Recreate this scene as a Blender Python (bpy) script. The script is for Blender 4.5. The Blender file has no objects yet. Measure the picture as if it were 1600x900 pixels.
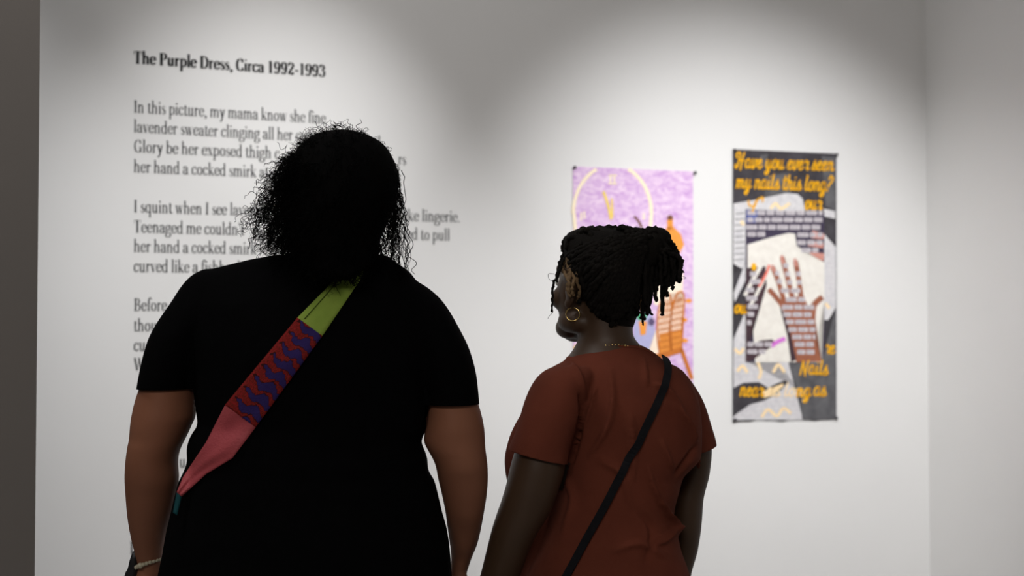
import bpy, bmesh, math, random
import numpy as np
from mathutils import Vector, Matrix
from mathutils.bvhtree import BVHTree

random.seed(7); RNG = np.random.default_rng(7)
sc = bpy.context.scene
COL = sc.collection

# ------------------------------------------------------------------ camera
F = 2222.0                       # focal length in pixels of the 1600x900 frame (50 mm)
CAMZ = 1.35
PITCH = math.atan(65.0 / F)
cd = bpy.data.cameras.new('camera'); cam = bpy.data.objects.new('camera', cd); COL.objects.link(cam)
cd.sensor_width = 36.0; cd.lens = F * 36.0 / 1600.0
cam.location = (0, 0, CAMZ); cam.rotation_euler = (math.pi / 2 + PITCH, 0, 0)
cd.clip_start = 0.05; cd.clip_end = 60
cd.dof.use_dof = True; cd.dof.focus_distance = 2.62; cd.dof.aperture_fstop = 3.6
sc.camera = cam

# ------------------------------------------------------------------ view, world
vs = sc.view_settings
vs.view_transform = 'Standard'; vs.look = 'None'; vs.gamma = 1.0; vs.use_curve_mapping = False
vs.exposure = 0.0
w = bpy.data.worlds.new('world'); sc.world = w; w.use_nodes = True
w.node_tree.nodes['Background'].inputs[0].default_value = (0.5, 0.5, 0.52, 1)
w.node_tree.nodes['Background'].inputs[1].default_value = 0.02

# ------------------------------------------------------------------ the text wall's frame
ALPHA = math.atan(F / 5250.0)
TV = Vector((math.cos(ALPHA), math.sin(ALPHA), 0))       # along the wall, to the right
NV = Vector((math.sin(ALPHA), -math.cos(ALPHA), 0))      # out of the wall, to the viewer
W0 = Vector((0, 4.6, 0))

def ray(px, py):
    x = (px - 800.0) / F; v = -(py - 450.0) / F
    return Vector((x, math.cos(PITCH) - v * math.sin(PITCH), math.sin(PITCH) + v * math.cos(PITCH)))
def P(px, py, d):                # photo direction -> point whose world Y is d
    r = ray(px, py); s = d / r.y
    return Vector((r.x * s, d, CAMZ + r.z * s))
def project(co):
    x, y, z = co[0], co[1], co[2] - CAMZ
    fw = y * math.cos(PITCH) + z * math.sin(PITCH); up = -y * math.sin(PITCH) + z * math.cos(PITCH)
    return 800 + F * x / fw, 450 - F * up / fw
def Wp(px, py, off=0.0):         # photo direction -> point on the text wall
    r = ray(px, py); c = Vector((0, 0, CAMZ))
    p0 = W0 + NV * off
    s = (p0 - c).dot(NV) / r.dot(NV)
    return c + r * s
def wall_pt(u, z, off=0.0):
    return W0 + TV * u + NV * off + Vector((0, 0, z))
def uz(px, py):
    p = Wp(px, py); return (p - W0).dot(TV), p.z

CEIL = 3.7
U_CORNER = uz(1449, 450)[0]

# ------------------------------------------------------------------ lamps and added fill lights
def spot(name, loc, target, energy, angle, blend, color=(0.995, 0.995, 0.995), radius=0.05):
    l = bpy.data.lights.new(name, 'SPOT'); o = bpy.data.objects.new(name, l); COL.objects.link(o)
    l.energy = energy; l.spot_size = math.radians(angle); l.spot_blend = blend; l.color = color; l.shadow_soft_size = radius
    o.location = loc; o.rotation_euler = (Vector(target) - Vector(loc)).to_track_quat('-Z', 'Y').to_euler()
    return o
spot('wall_spot', wall_pt(-0.563, 3.65, 1.44), wall_pt(-0.87, 1.02, 0), 245, 44.5, 1.0)
spot('wall_spot', wall_pt(0.43, 3.10, 2.40), wall_pt(0.89, 1.18, 0), 350, 51.9, 1.0)
spot('wall_spot', wall_pt(-1.75, 3.5, 0.92), wall_pt(-1.75, 0.55, 0), 95, 48, 1.0)  # added spot with no known fixture, lifts the lower left wall
al = bpy.data.lights.new('room_fill', 'AREA'); ao = bpy.data.objects.new('room_fill', al); COL.objects.link(ao)  # unseen fill added behind the camera for ambient light on the backs
al.shape = 'RECTANGLE'; al.size = 2.5; al.size_y = 1.2; al.energy = 142; al.color = (1.0, 0.95, 0.90)
ao.location = (-0.6, -2.2, CEIL - 0.06); ao.rotation_euler = (math.radians(25), 0, 0)

wl_ = bpy.data.lights.new('left_wall_fill', 'AREA'); wo_ = bpy.data.objects.new('left_wall_fill', wl_); COL.objects.link(wo_)  # added fill, no such fixture known: raises the dim left of the wall
wl_.shape = 'RECTANGLE'; wl_.size = 2.2; wl_.size_y = 0.25; wl_.energy = 29; wl_.color = (1.0, 0.99, 0.975)
wo_.location = wall_pt(-2.05, CEIL - 0.12, 1.7)
wo_.rotation_euler = (wall_pt(-2.05, 0.9, 0) - wo_.location).to_track_quat('-Z', 'Y').to_euler()

# ------------------------------------------------------------------ materials
def lin(c):
    return tuple(((v / 255.0) / 12.92 if v / 255.0 <= 0.04045 else (((v / 255.0) + 0.055) / 1.055) ** 2.4) for v in c)
def mat(name, rgb, rough=0.8, spec=0.3, metal=0.0, noise=None, bump=None, sheen=0.0):
    """noise = (second colour, scale, contrast); bump = (scale, strength)"""
    m = bpy.data.materials.new(name); m.use_nodes = True
    nt = m.node_tree; b = nt.nodes['Principled BSDF']
    c = lin(rgb) + (1,)
    b.inputs['Base Color'].default_value = c
    b.inputs['Roughness'].default_value = rough; b.inputs['Metallic'].default_value = metal
    b.inputs['Specular IOR Level'].default_value = spec
    if sheen: b.inputs['Sheen Weight'].default_value = sheen
    tc = nt.nodes.new('ShaderNodeTexCoord')
    if noise:
        n = nt.nodes.new('ShaderNodeTexNoise'); n.inputs['Scale'].default_value = noise[1]; n.inputs['Detail'].default_value = 4
        r = nt.nodes.new('ShaderNodeValToRGB')
        k = noise[2]
        r.color_ramp.elements[0].position = 0.5 - k; r.color_ramp.elements[1].position = 0.5 + k
        r.color_ramp.elements[0].color = c; r.color_ramp.elements[1].color = lin(noise[0]) + (1,)
        nt.links.new(tc.outputs['Object'], n.inputs['Vector']); nt.links.new(n.outputs['Fac'], r.inputs['Fac'])
        nt.links.new(r.outputs['Color'], b.inputs['Base Color'])
    if bump:
        n2 = nt.nodes.new('ShaderNodeTexNoise'); n2.inputs['Scale'].default_value = bump[0]; n2.inputs['Detail'].default_value = 3
        bp = nt.nodes.new('ShaderNodeBump'); bp.inputs['Strength'].default_value = bump[1]; bp.inputs['Distance'].default_value = 0.002
        nt.links.new(tc.outputs['Object'], n2.inputs['Vector']); nt.links.new(n2.outputs['Fac'], bp.inputs['Height'])
        nt.links.new(bp.outputs['Normal'], b.inputs['Normal'])
    return m

M_WALL = mat('white_wall_paint', (232, 231, 230), 0.85, 0.2, noise=((229, 228, 227), 3.0, 0.3), bump=(260, 0.06))
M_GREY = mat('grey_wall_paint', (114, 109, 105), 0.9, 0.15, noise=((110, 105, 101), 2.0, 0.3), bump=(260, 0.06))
M_REAR = mat('dark_rear_paint', (70, 68, 66), 0.9, 0.1, noise=((64, 62, 60), 2.0, 0.3))
M_CEIL = mat('ceiling_paint', (205, 205, 205), 0.95, 0.1, noise=((200, 200, 200), 2.0, 0.3))
M_FLOOR = mat('concrete_floor', (158, 156, 154), 0.6, 0.3, noise=((140, 138, 136), 1.6, 0.25), bump=(40, 0.1))
M_INK = mat('black_vinyl', (62, 63, 65), 0.7, 0.2, noise=((66, 67, 69), 40, 0.3))
M_INKB = mat('black_vinyl_heavy', (20, 20, 21), 0.7, 0.2, noise=((23, 23, 24), 40, 0.3))

# ------------------------------------------------------------------ mesh helpers
class MB:
    def __init__(self): self.v = []; self.f = []; self.m = []
    def add(self, vs_, fs_, mi=0):
        o = len(self.v); self.v.extend([tuple(p) for p in vs_])
        self.f.extend([tuple(i + o for i in q) for q in fs_]); self.m.extend([mi] * len(fs_))
    def mesh(self, name):
        me = bpy.data.meshes.new(name); me.from_pydata(self.v, [], self.f); me.update()
        return me
    def build(self, name, mats, parent=None, smooth=True):
        me = self.mesh(name)
        if not isinstance(mats, (list, tuple)): mats = [mats]
        for m in mats: me.materials.append(m)
        me.polygons.foreach_set('material_index', self.m)
        me.polygons.foreach_set('use_smooth', [smooth] * len(me.polygons))
        me.update()
        return link(name, me, parent)
def link(name, me, parent=None):
    o = bpy.data.objects.new(name, me); COL.objects.link(o)
    if parent is not None:
        o.parent = parent
        o.matrix_parent_inverse = parent.matrix_world.inverted() if False else Matrix.Translation(-Vector(parent.location))
    return o
def thing(name, label, cat, loc=(0, 0, 0), group=None):
    o = bpy.data.objects.new(name, None); COL.objects.link(o); o.empty_display_size = 0.1
    o.location = loc; o['label'] = label; o['category'] = cat
    if group: o['group'] = group
    return o
def tag(o, label, cat, group=None):
    o['label'] = label; o['category'] = cat
    if group: o['group'] = group
    return o
def box(mb, c, ax, ay, az, mi=0):      # centre and three half-axis vectors
    c = Vector(c); vs_ = []
    for sz in (-1, 1):
        for sy in (-1, 1):
            for sx in (-1, 1): vs_.append(c + ax * sx + ay * sy + az * sz)
    mb.add(vs_, [(0, 2, 3, 1), (4, 5, 7, 6), (0, 1, 5, 4), (2, 6, 7, 3), (0, 4, 6, 2), (1, 3, 7, 5)], mi)
def structure(name, c, ax, ay, az, m):
    mb = MB(); box(mb, c, ax, ay, az); o = mb.build(name, m, None, False); o['kind'] = 'structure'; return o
def pchip(x, y, xi):
    x = np.asarray(x, float); y = np.asarray(y, float); h = np.diff(x); d = np.diff(y) / h
    m = np.zeros(len(x)); m[0] = d[0]; m[-1] = d[-1]
    for i in range(1, len(x) - 1):
        if d[i - 1] * d[i] > 0:
            w1 = 2 * h[i] + h[i - 1]; w2 = h[i] + 2 * h[i - 1]
            m[i] = (w1 + w2) / (w1 / d[i - 1] + w2 / d[i])
    k = np.clip(np.searchsorted(x, xi) - 1, 0, len(x) - 2); t = (xi - x[k]) / h[k]
    return ((2*t**3 - 3*t**2 + 1) * y[k] + (t**3 - 2*t**2 + t) * h[k] * m[k] + (-2*t**3 + 3*t**2) * y[k+1] + (t**3 - t**2) * h[k] * m[k+1])
def loft(mb, rows, D, n=40, step=7.0, shrink=0.0, power=2.0, mi=0):
    """rows: (height row, left, right, depth offset, depth half-thickness): a stack of upright rings"""
    rows = np.array(rows, float); ys = rows[:, 0]
    m = max(3, int((ys[-1] - ys[0]) / step) + 1); yi = np.linspace(ys[0], ys[-1], m)
    c = [pchip(ys, rows[:, k], yi) for k in range(1, 5)]
    vs_ = []; fs_ = []
    for i in range(m):
        d = D + c[2][i]; a = P(c[0][i], yi[i], d); b = P(c[1][i], yi[i], d)
        cx = (a.x + b.x) / 2; rx = max(0.004, (b.x - a.x) / 2 - shrink); ry = max(0.004, c[3][i] - shrink); z = (a.z + b.z) / 2
        for k in range(n):
            t = 2 * math.pi * k / n; ct, st = math.cos(t), math.sin(t)
            vs_.append((cx + rx * math.copysign(abs(ct) ** (2 / power), ct), d + ry * math.copysign(abs(st) ** (2 / power), st), z))
    for i in range(m - 1):
        for k in range(n):
            k2 = (k + 1) % n; fs_.append((i*n + k, (i+1)*n + k, (i+1)*n + k2, i*n + k2))
    fs_.append(tuple(range(n))); fs_.append(tuple((m-1)*n + k for k in range(n - 1, -1, -1)))
    mb.add(vs_, fs_, mi)
def frames(pts):
    pts = [Vector(p) for p in pts]; out = []; prev = None
    for i in range(len(pts)):
        t = (pts[min(i + 1, len(pts) - 1)] - pts[max(i - 1, 0)])
        t = t.normalized() if t.length > 1e-9 else Vector((0, 0, 1))
        if prev is None:
            ref = Vector((0, 0, 1)) if abs(t.z) < 0.9 else Vector((1, 0, 0)); a = t.cross(ref).normalized()
        else:
            a = prev - t * prev.dot(t); a = a.normalized() if a.length > 1e-6 else t.orthogonal().normalized()
        prev = a; out.append((pts[i], a, t.cross(a)))
    return out
def tube(mb, pts, radii, n=8, mi=0, caps=True, flat=1.0):
    fr = frames(pts); vs_ = []; fs_ = []; m = len(fr)
    if not hasattr(radii, '__len__'): radii = [radii] * m
    for (p, a, b), r in zip(fr, radii):
        for k in range(n):
            t = 2 * math.pi * k / n; vs_.append(p + a * (r * math.cos(t)) + b * (r * flat * math.sin(t)))
    for i in range(m - 1):
        for k in range(n):
            k2 = (k + 1) % n; fs_.append((i*n + k, i*n + k2, (i+1)*n + k2, (i+1)*n + k))
    if caps:
        fs_.append(tuple(range(n - 1, -1, -1))); fs_.append(tuple((m-1)*n + k for k in range(n)))
    mb.add(vs_, fs_, mi)
def catmull(pts, k=6):
    pts = [Vector(p) for p in pts]
    if len(pts) < 3: return [pts[0].lerp(pts[-1], i / k) for i in range(k + 1)]
    q = [pts[0] * 2 - pts[1]] + pts + [pts[-1] * 2 - pts[-2]]; out = []
    for i in range(1, len(q) - 2):
        a, b, c, d = q[i-1], q[i], q[i+1], q[i+2]
        for j in range(k):
            t = j / k
            out.append(0.5 * ((2*b) + (c - a)*t + (2*a - 5*b + 4*c - d)*t*t + (3*b - a - 3*c + d)*t**3))
    out.append(pts[-1]); return out
def ellipsoid(mb, c, r, R=None, nu=24, nv=14, mi=0):
    c = Vector(c); vs_ = []; fs_ = []
    for j in range(nv + 1):
        ph = math.pi * (0.02 + 0.96 * j / nv)
        for i in range(nu):
            th = 2 * math.pi * i / nu
            v = Vector((r[0] * math.sin(ph) * math.cos(th), r[1] * math.sin(ph) * math.sin(th), r[2] * math.cos(ph)))
            vs_.append(c + (R @ v if R is not None else v))
    for j in range(nv):
        for i in range(nu):
            i2 = (i + 1) % nu; fs_.append((j*nu + i, (j+1)*nu + i, (j+1)*nu + i2, j*nu + i2))
    fs_.append(tuple(range(nu))); fs_.append(tuple(nv*nu + k for k in range(nu - 1, -1, -1)))
    mb.add(vs_, fs_, mi)
def fuse(mb, name, voxel, smooth=6, fac=0.5):
    """merge overlapping closed shapes into one continuous surface"""
    me = mb.mesh(name + '_raw'); o = bpy.data.objects.new(name + '_raw', me); COL.objects.link(o)
    r = o.modifiers.new('r', 'REMESH'); r.mode = 'VOXEL'; r.voxel_size = voxel; r.adaptivity = 0
    if smooth:
        s = o.modifiers.new('s', 'SMOOTH'); s.factor = fac; s.iterations = smooth
    bpy.context.view_layer.update()
    dg = bpy.context.evaluated_depsgraph_get()
    out = bpy.data.meshes.new_from_object(o.evaluated_get(dg)); out.name = name
    bpy.data.objects.remove(o); bpy.data.meshes.remove(me)
    out.materials.clear()
    out.polygons.foreach_set('use_smooth', [True] * len(out.polygons))
    return out
def bvh(me):
    return BVHTree.FromPolygons([v.co.copy() for v in me.vertices], [tuple(p.vertices) for p in me.polygons])
CAMP = Vector((0, 0, CAMZ))
def hit(tree, px, py, off, default=2.6):
    r = ray(px, py).normalized(); h = tree.ray_cast(CAMP, r)
    if h[0] is None: return P(px, py, default)
    return h[0] - r * off
def cut(me, test, co, no):
    """cut away what lies on the +no side of a plane, only among faces that pass test"""
    bm = bmesh.new(); bm.from_mesh(me); co = Vector(co); no = Vector(no)
    fs_ = [f for f in bm.faces if test(f.calc_center_median())]
    g = list({e for f in fs_ for e in f.edges} | {v for f in fs_ for v in f.verts}) + fs_
    bmesh.ops.bisect_plane(bm, geom=g, plane_co=co, plane_no=no)
    dead = [f for f in bm.faces if (f.calc_center_median() - co).dot(no) > 1e-5 and test(f.calc_center_median())]
    bmesh.ops.delete(bm, geom=dead, context='FACES')
    for f in bm.faces: f.smooth = True
    bm.to_mesh(me); bm.free(); me.update()

# ------------------------------------------------------------------ the room
U_L, U_R = -4.6, U_CORNER
mid = (U_L + U_R) / 2; hw = (U_R - U_L) / 2
Z = Vector((0, 0, 1))
structure('wall_front', wall_pt(mid, CEIL / 2, -0.06), TV * (hw + 0.12), NV * 0.06, Z * (CEIL / 2), M_WALL)
LEN = 9.5
structure('wall_right', wall_pt(U_R + 0.06, CEIL / 2, LEN / 2), TV * 0.06, NV * (LEN / 2), Z * (CEIL / 2), M_WALL)
structure('wall_outer', wall_pt(U_L - 0.06, CEIL / 2, LEN / 2), TV * 0.06, NV * (LEN / 2), Z * (CEIL / 2), M_REAR)
structure('wall_rear', wall_pt(mid, CEIL / 2, LEN + 0.06), TV * (hw + 0.12), NV * 0.06, Z * (CEIL / 2), M_REAR)
structure('floor', wall_pt(mid, -0.05, LEN / 2), TV * (hw + 0.12), NV * (LEN / 2 + 0.12), Z * 0.05, M_FLOOR)
structure('ceiling', wall_pt(mid, CEIL + 0.05, LEN / 2), TV * (hw + 0.12), NV * (LEN / 2 + 0.12), Z * 0.05, M_CEIL)
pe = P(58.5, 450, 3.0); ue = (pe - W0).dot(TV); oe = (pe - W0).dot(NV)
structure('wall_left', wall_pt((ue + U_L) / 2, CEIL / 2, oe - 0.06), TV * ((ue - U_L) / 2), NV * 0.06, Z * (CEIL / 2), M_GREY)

# ------------------------------------------------------------------ lettering (a high-contrast upright serif drawn stroke by stroke)
TK, TN = 0.152, 0.046
def seg_dir(pts):
    out = []
    for i in range(len(pts)):
        a = pts[max(i-1, 0)]; b = pts[min(i+1, len(pts)-1)]; d = Vector((b[0]-a[0], b[1]-a[1]))
        out.append(d.normalized() if d.length > 1e-9 else Vector((1, 0)))
    return out
def strip(pts, wfun):
    """2D centre line -> quads"""
    pts = [Vector((p[0], p[1])) for p in pts]; ds = seg_dir(pts); vs_ = []; fs_ = []
    for i, (p, d) in enumerate(zip(pts, ds)):
        h = wfun(d, i / max(1, len(pts)-1)) / 2; n = Vector((-d.y, d.x)); vs_ += [p + n*h, p - n*h]
    for i in range(len(pts)-1): fs_.append((2*i, 2*i+1, 2*i+3, 2*i+2))
    return vs_, fs_
def contrast(d, t): return TN + (TK - TN) * abs(d.y) ** 1.6
def embolden(vs_, e):        # push a stroke's two edges apart sideways
    out = []
    if len(vs_) % 2 or len(vs_) == 12: return vs_
    for i in range(0, len(vs_), 2):
        d = vs_[i] - vs_[i+1]; w_ = d.length; k = e * max(0.25, min(1, (w_ - 0.04) / 0.1)); q = d.normalized() * k / 2
        out += [vs_[i] + q, vs_[i+1] - q]
    return out
def V_(x, y0, y1, w=TK): return strip([(x, y0), (x, y1)], lambda d, t: w)
def H_(x0, x1, y, w=TN): return strip([(x0, y), (x1, y)], lambda d, t: w)
def L_(x0, y0, x1, y1, w): return strip([(x0, y0), (x1, y1)], lambda d, t: w)
def C_(*p): return strip([(q.x, q.y) for q in catmull([(a, b, 0) for a, b in p], 6)], contrast)
def S_(*p): return strip([(q.x, q.y) for q in catmull([(a, b, 0) for a, b in p], 6)], lambda d, t: TN + .115 * math.exp(-((t - .5) / .2) ** 2))
def O_(cx, cy, rx, ry): return strip([(cx + rx*math.cos(2*math.pi*i/28), cy + ry*math.sin(2*math.pi*i/28)) for i in range(29)], contrast)
def D_(x, y, r):
    return [Vector((x + r*math.cos(2*math.pi*i/12), y + r*math.sin(2*math.pi*i/12))) for i in range(12)], [tuple(range(12))]
def ser(x, y, l=0.13, r=0.13): return H_(x - l, x + r, y)
G = {
 'a': (.66, [C_((.14,.72),(.17,.92),(.3,.98),(.44,.9),(.48,.7)), D_(.15,.73,.075), V_(.48,.14,.72), C_((.48,.6),(.3,.53),(.13,.42),(.1,.22),(.18,.04),(.32,.03),(.48,.2)), C_((.48,.2),(.52,.04),(.64,.06))]),
 'b': (.72, [V_(.17,0,1.6), H_(.03,.17,1.57), C_((.17,.75),(.36,.98),(.56,.8),(.6,.5),(.56,.2),(.36,.02),(.17,.2))]),
 'c': (.6, [C_((.5,.76),(.46,.93),(.32,.98),(.14,.8),(.1,.5),(.14,.18),(.33,.02),(.53,.24)), D_(.48,.76,.075)]),
 'd': (.74, [V_(.55,0,1.6), H_(.41,.55,1.57), H_(.55,.7,.025), C_((.55,.78),(.36,.98),(.15,.8),(.1,.5),(.15,.18),(.36,.02),(.55,.2))]),
 'e': (.62, [H_(.1,.55,.54), C_((.53,.54),(.5,.86),(.32,.98),(.14,.8),(.1,.5),(.14,.18),(.33,.02),(.55,.24))]),
 'f': (.42, [V_(.2,0,1.25), C_((.2,1.15),(.23,1.45),(.36,1.59),(.48,1.5)), D_(.46,1.46,.075), H_(.05,.42,.975), ser(.2,.025,.14,.16)]),
 'g': (.66, [O_(.3,.66,.2,.32), C_((.45,.88),(.52,.98),(.6,.96)), D_(.6,.92,.05), C_((.18,.4),(.08,.25),(.16,.1),(.42,.08),(.58,-.08),(.54,-.35),(.32,-.5),(.1,-.38),(.08,-.18),(.22,.08))]),
 'h': (.76, [V_(.17,0,1.6), H_(.03,.17,1.57), C_((.17,.72),(.32,.96),(.46,.96),(.55,.72)), V_(.55,0,.75), ser(.17,.025), ser(.55,.025)]),
 'i': (.36, [V_(.18,0,1), H_(.04,.18,.975), ser(.18,.025), D_(.17,1.38,.1)]),
 'k': (.72, [V_(.17,0,1.6), H_(.03,.17,1.57), L_(.2,.38,.54,.97,TN), L_(.3,.58,.58,.02,TK), ser(.17,.025), ser(.58,.025), ser(.52,.975)]),
 'l': (.36, [V_(.18,0,1.6), H_(.04,.18,1.57), ser(.18,.025)]),
 'm': (1.12, [V_(.17,0,1), H_(.03,.17,.975), C_((.17,.72),(.3,.96),(.44,.96),(.54,.72)), V_(.54,0,.75), C_((.54,.72),(.68,.96),(.82,.96),(.92,.72)), V_(.92,0,.75), ser(.17,.025), ser(.54,.025), ser(.92,.025)]),
 'n': (.76, [V_(.17,0,1), H_(.03,.17,.975), C_((.17,.72),(.32,.96),(.46,.96),(.55,.72)), V_(.55,0,.75), ser(.17,.025), ser(.55,.025)]),
 'o': (.68, [O_(.34,.5,.235,.47)]),
 'p': (.72, [V_(.17,-.55,1), H_(.03,.17,.975), ser(.17,-.53), C_((.17,.78),(.36,.98),(.56,.8),(.6,.5),(.56,.2),(.36,.02),(.17,.2))]),
 'q': (.74, [V_(.55,-.55,1), ser(.55,-.53), C_((.55,.78),(.36,.98),(.15,.8),(.1,.5),(.15,.18),(.36,.02),(.55,.2))]),
 'r': (.52, [V_(.17,0,1), H_(.03,.17,.975), C_((.17,.66),(.28,.92),(.42,.96)), D_(.44,.88,.08), ser(.17,.025)]),
 's': (.5, [S_((.42,.74),(.37,.93),(.25,.97),(.12,.86),(.13,.68),(.25,.55),(.38,.4),(.41,.2),(.33,.05),(.22,.02),(.1,.1),(.07,.28))]),
 't': (.44, [V_(.19,.15,1.25), C_((.19,.24),(.22,.04),(.34,.03),(.42,.16)), H_(.04,.4,.975)]),
 'u': (.74, [V_(.17,.25,1), H_(.03,.17,.975), V_(.53,0,1), H_(.4,.53,.975), H_(.53,.68,.025), C_((.17,.3),(.22,.04),(.38,.04),(.53,.28))]),
 'v': (.62, [L_(.12,.98,.32,0,TK), L_(.33,.02,.52,.98,TN), ser(.12,.975), ser(.52,.975,.1,.1)]),
 'w': (.92, [L_(.12,.98,.3,0,TK), L_(.31,.02,.46,.98,TN), L_(.46,.98,.62,0,TK), L_(.63,.02,.8,.98,TN), ser(.12,.975), ser(.46,.975,.1,.1), ser(.8,.975,.1,.1)]),
 'x': (.62, [L_(.13,.98,.48,.02,TK), L_(.48,.98,.12,.02,TN), ser(.13,.975), ser(.48,.975,.1,.1), ser(.12,.025,.1,.1), ser(.48,.025)]),
 'y': (.62, [L_(.12,.98,.33,.02,TK), C_((.52,.98),(.36,.2),(.24,-.35),(.12,-.5)), D_(.11,-.44,.075), ser(.12,.975), ser(.52,.975,.1,.1)]),
 'T': (.84, [V_(.42,0,1.5,.19), H_(.06,.78,1.475), L_(.06,1.48,.08,1.1,.04), L_(.78,1.48,.76,1.1,.04), ser(.42,.025,.18,.18)]),
 'P': (.8, [V_(.22,0,1.5,.19), C_((.2,1.475),(.45,1.47),(.64,1.3),(.66,1.1),(.6,.85),(.42,.72),(.2,.72)), ser(.22,.025,.16,.18), H_(.06,.22,1.475)]),
 'D': (.92, [V_(.22,0,1.5,.19), C_((.2,1.475),(.48,1.46),(.72,1.2),(.78,.75),(.72,.3),(.48,.04),(.2,.025)), H_(.06,.22,1.475), H_(.06,.22,.025)]),
 'C': (.86, [C_((.72,1.1),(.64,1.4),(.48,1.49),(.24,1.3),(.14,.75),(.24,.2),(.48,.01),(.66,.1),(.74,.42)), L_(.72,1.1,.72,1.5,.04)]),
 'G': (.94, [C_((.74,1.1),(.66,1.4),(.48,1.49),(.24,1.3),(.14,.75),(.24,.2),(.48,.01),(.66,.1),(.74,.3)), L_(.74,1.1,.74,1.5,.04), V_(.74,.03,.6), ser(.74,.62,.18,.13)]),
 'I': (.44, [V_(.22,0,1.5,.18), ser(.22,1.475,.16,.16), ser(.22,.025,.16,.16)]),
 'B': (.84, [V_(.22,0,1.5,.18), C_((.2,1.475),(.45,1.47),(.6,1.3),(.6,1.0),(.45,.8),(.2,.78)), C_((.2,.78),(.5,.76),(.68,.58),(.7,.38),(.62,.14),(.45,.03),(.2,.025)), H_(.06,.22,1.475), H_(.06,.22,.025)]),
 'W': (1.24, [L_(.14,1.48,.4,0,.17), L_(.41,.02,.62,1.48,TN), L_(.6,1.48,.84,0,.17), L_(.85,.02,1.1,1.48,TN), ser(.14,1.475,.14,.16), ser(.6,1.475,.14,.16), ser(1.1,1.475,.12,.12)]),
 '1': (.66, [V_(.34,0,1.5,.17), C_((.34,1.49),(.26,1.34),(.14,1.3)), ser(.34,.025,.18,.18)]),
 '9': (.74, [O_(.36,1.02,.23,.45), C_((.59,1.05),(.58,.5),(.42,.08),(.24,.02),(.13,.16)), D_(.16,.22,.08)]),
 '2': (.72, [C_((.14,1.15),(.2,1.42),(.38,1.49),(.56,1.3),(.56,1.0),(.36,.6),(.12,.06)), D_(.16,1.14,.08), C_((.12,.08),(.3,.14),(.5,.02),(.6,.3))]),
 '3': (.7, [C_((.14,1.22),(.22,1.45),(.38,1.48),(.54,1.3),(.52,.95),(.3,.82)), C_((.3,.8),(.56,.68),(.6,.36),(.48,.06),(.3,.02),(.14,.14),(.11,.3)), D_(.16,1.2,.08), D_(.14,.3,.08)]),
 '-': (.5, [H_(.06,.44,.52,.12)]),
 ',': (.32, [D_(.15,.08,.095), C_((.22,.08),(.2,-.12),(.08,-.25))]),
 '.': (.32, [D_(.15,.08,.095)]),
 "'": (.26, [L_(.13,1.58,.11,1.2,.1)]),
 ' ': (.32, []),
}
S_H = abs(uz(210, 300)[1] - uz(210, 400)[1]) / 100.0          # metres of wall per row at the left margin
u_m = uz(208.5, 300)[0]
wall_text = thing('wall_text', 'black serif poem lettering applied to the white wall, left of both fabric banners', 'wall text', wall_pt(u_m, uz(208, 600)[1], 0))
TEXT_OFF = 0.0012
def line(name, text, base_left, right=None, lab=None, start=208.5, xh=12.8, mat_=M_INK, k=None, bold=0.0):
    mb = MB(); z0 = uz(208.5, base_left)[1]; u0 = uz(start, base_left)[0]
    adv = sum(G[c][0] for c in text)
    if right is not None: kk = (uz(right, base_left)[0] - u0) / adv
    else: kk = k
    x = 0.0
    for ch in text:
        for vs_, fs_ in G[ch][1]:
            if bold: vs_ = embolden(vs_, bold)
            mb.add([wall_pt(u0 + (x + p.x) * kk, z0 + p.y * xh * S_H, TEXT_OFF) for p in vs_], fs_)
        x += G[ch][0]
    o = mb.build(name, mat_, wall_text, False)
    return kk
# the heading is heavier
line('heading', 'The Purple Dress, Circa 1992-1993', 99.0, 508, xh=13.0, mat_=M_INKB, bold=0.1)
K = line('text_line', 'In this picture, my mama know she fine', 175.8, 509)
line('text_line', 'lavender sweater clinging all her curves', 206.5, k=K)
line('text_line', 'Glory be her exposed thigh c', 237.5, 437)
line('text_line', 'her hand a cocked smirk at', 269, k=K)
line('text_line', 'I squint when I see lavender', 331.5, k=K)
line('text_line', "Teenaged me couldn't", 363, k=K)
line('text_line', 'her hand a cocked smirk', 393.5, k=K)
line('text_line', 'curved like a fishhook', 424.5, k=K)
line('text_line', 'Before', 485.5, k=K)
line('text_line', 'though', 517.5, k=K)
line('text_line', 'cu', 548, k=K)
line('text_line', 'W', 578.5, k=K)
line('text_line', 't', 206.5, k=K, start=590)
line('text_line', 'rs', 237.5, k=K, start=622)
line('text_line', 'like lingerie.', 331.5, 719, start=627)
line('text_line', 'tried to pull', 363, 703, start=618)
line('text_line', 'u', 733, k=K, start=280)
line('text_line', 'I', 865, k=K, start=202.5)

# ------------------------------------------------------------------ fabric banners
def M_flat(name, rgb, second=None, scale=120, k=0.25):
    return mat(name, rgb, 0.9, 0.1, noise=(second or tuple(min(255, c + 14) for c in rgb), scale, k))
def poly(mb, pts, off, mi):
    ps = [Wp(x, y, off) for x, y in pts]
    bm = bmesh.new(); vv = [bm.verts.new(p) for p in ps]; f = bm.faces.new(vv)
    bmesh.ops.triangulate(bm, faces=[f]); bm.verts.index_update()
    mb.add([v.co.copy() for v in bm.verts], [tuple(v.index for v in f.verts) for f in bm.faces], mi); bm.free()
def brush(mb, pts, wpx, off, mi, k=6, taper=False):
    c = catmull([(x, y, 0) for x, y in pts], k)
    vs_, fs_ = strip([(p.x, p.y) for p in c], (lambda d, t: wpx * (1 - 0.5 * t)) if taper else (lambda d, t: wpx))
    mb.add([Wp(p.x, p.y, off) for p in vs_], fs_, mi)
def blob(mb, x, y, rx, ry, off, mi, n=20):
    poly(mb, [(x + rx*math.cos(2*math.pi*i/n), y + ry*math.sin(2*math.pi*i/n)) for i in range(n)], off, mi)
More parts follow.
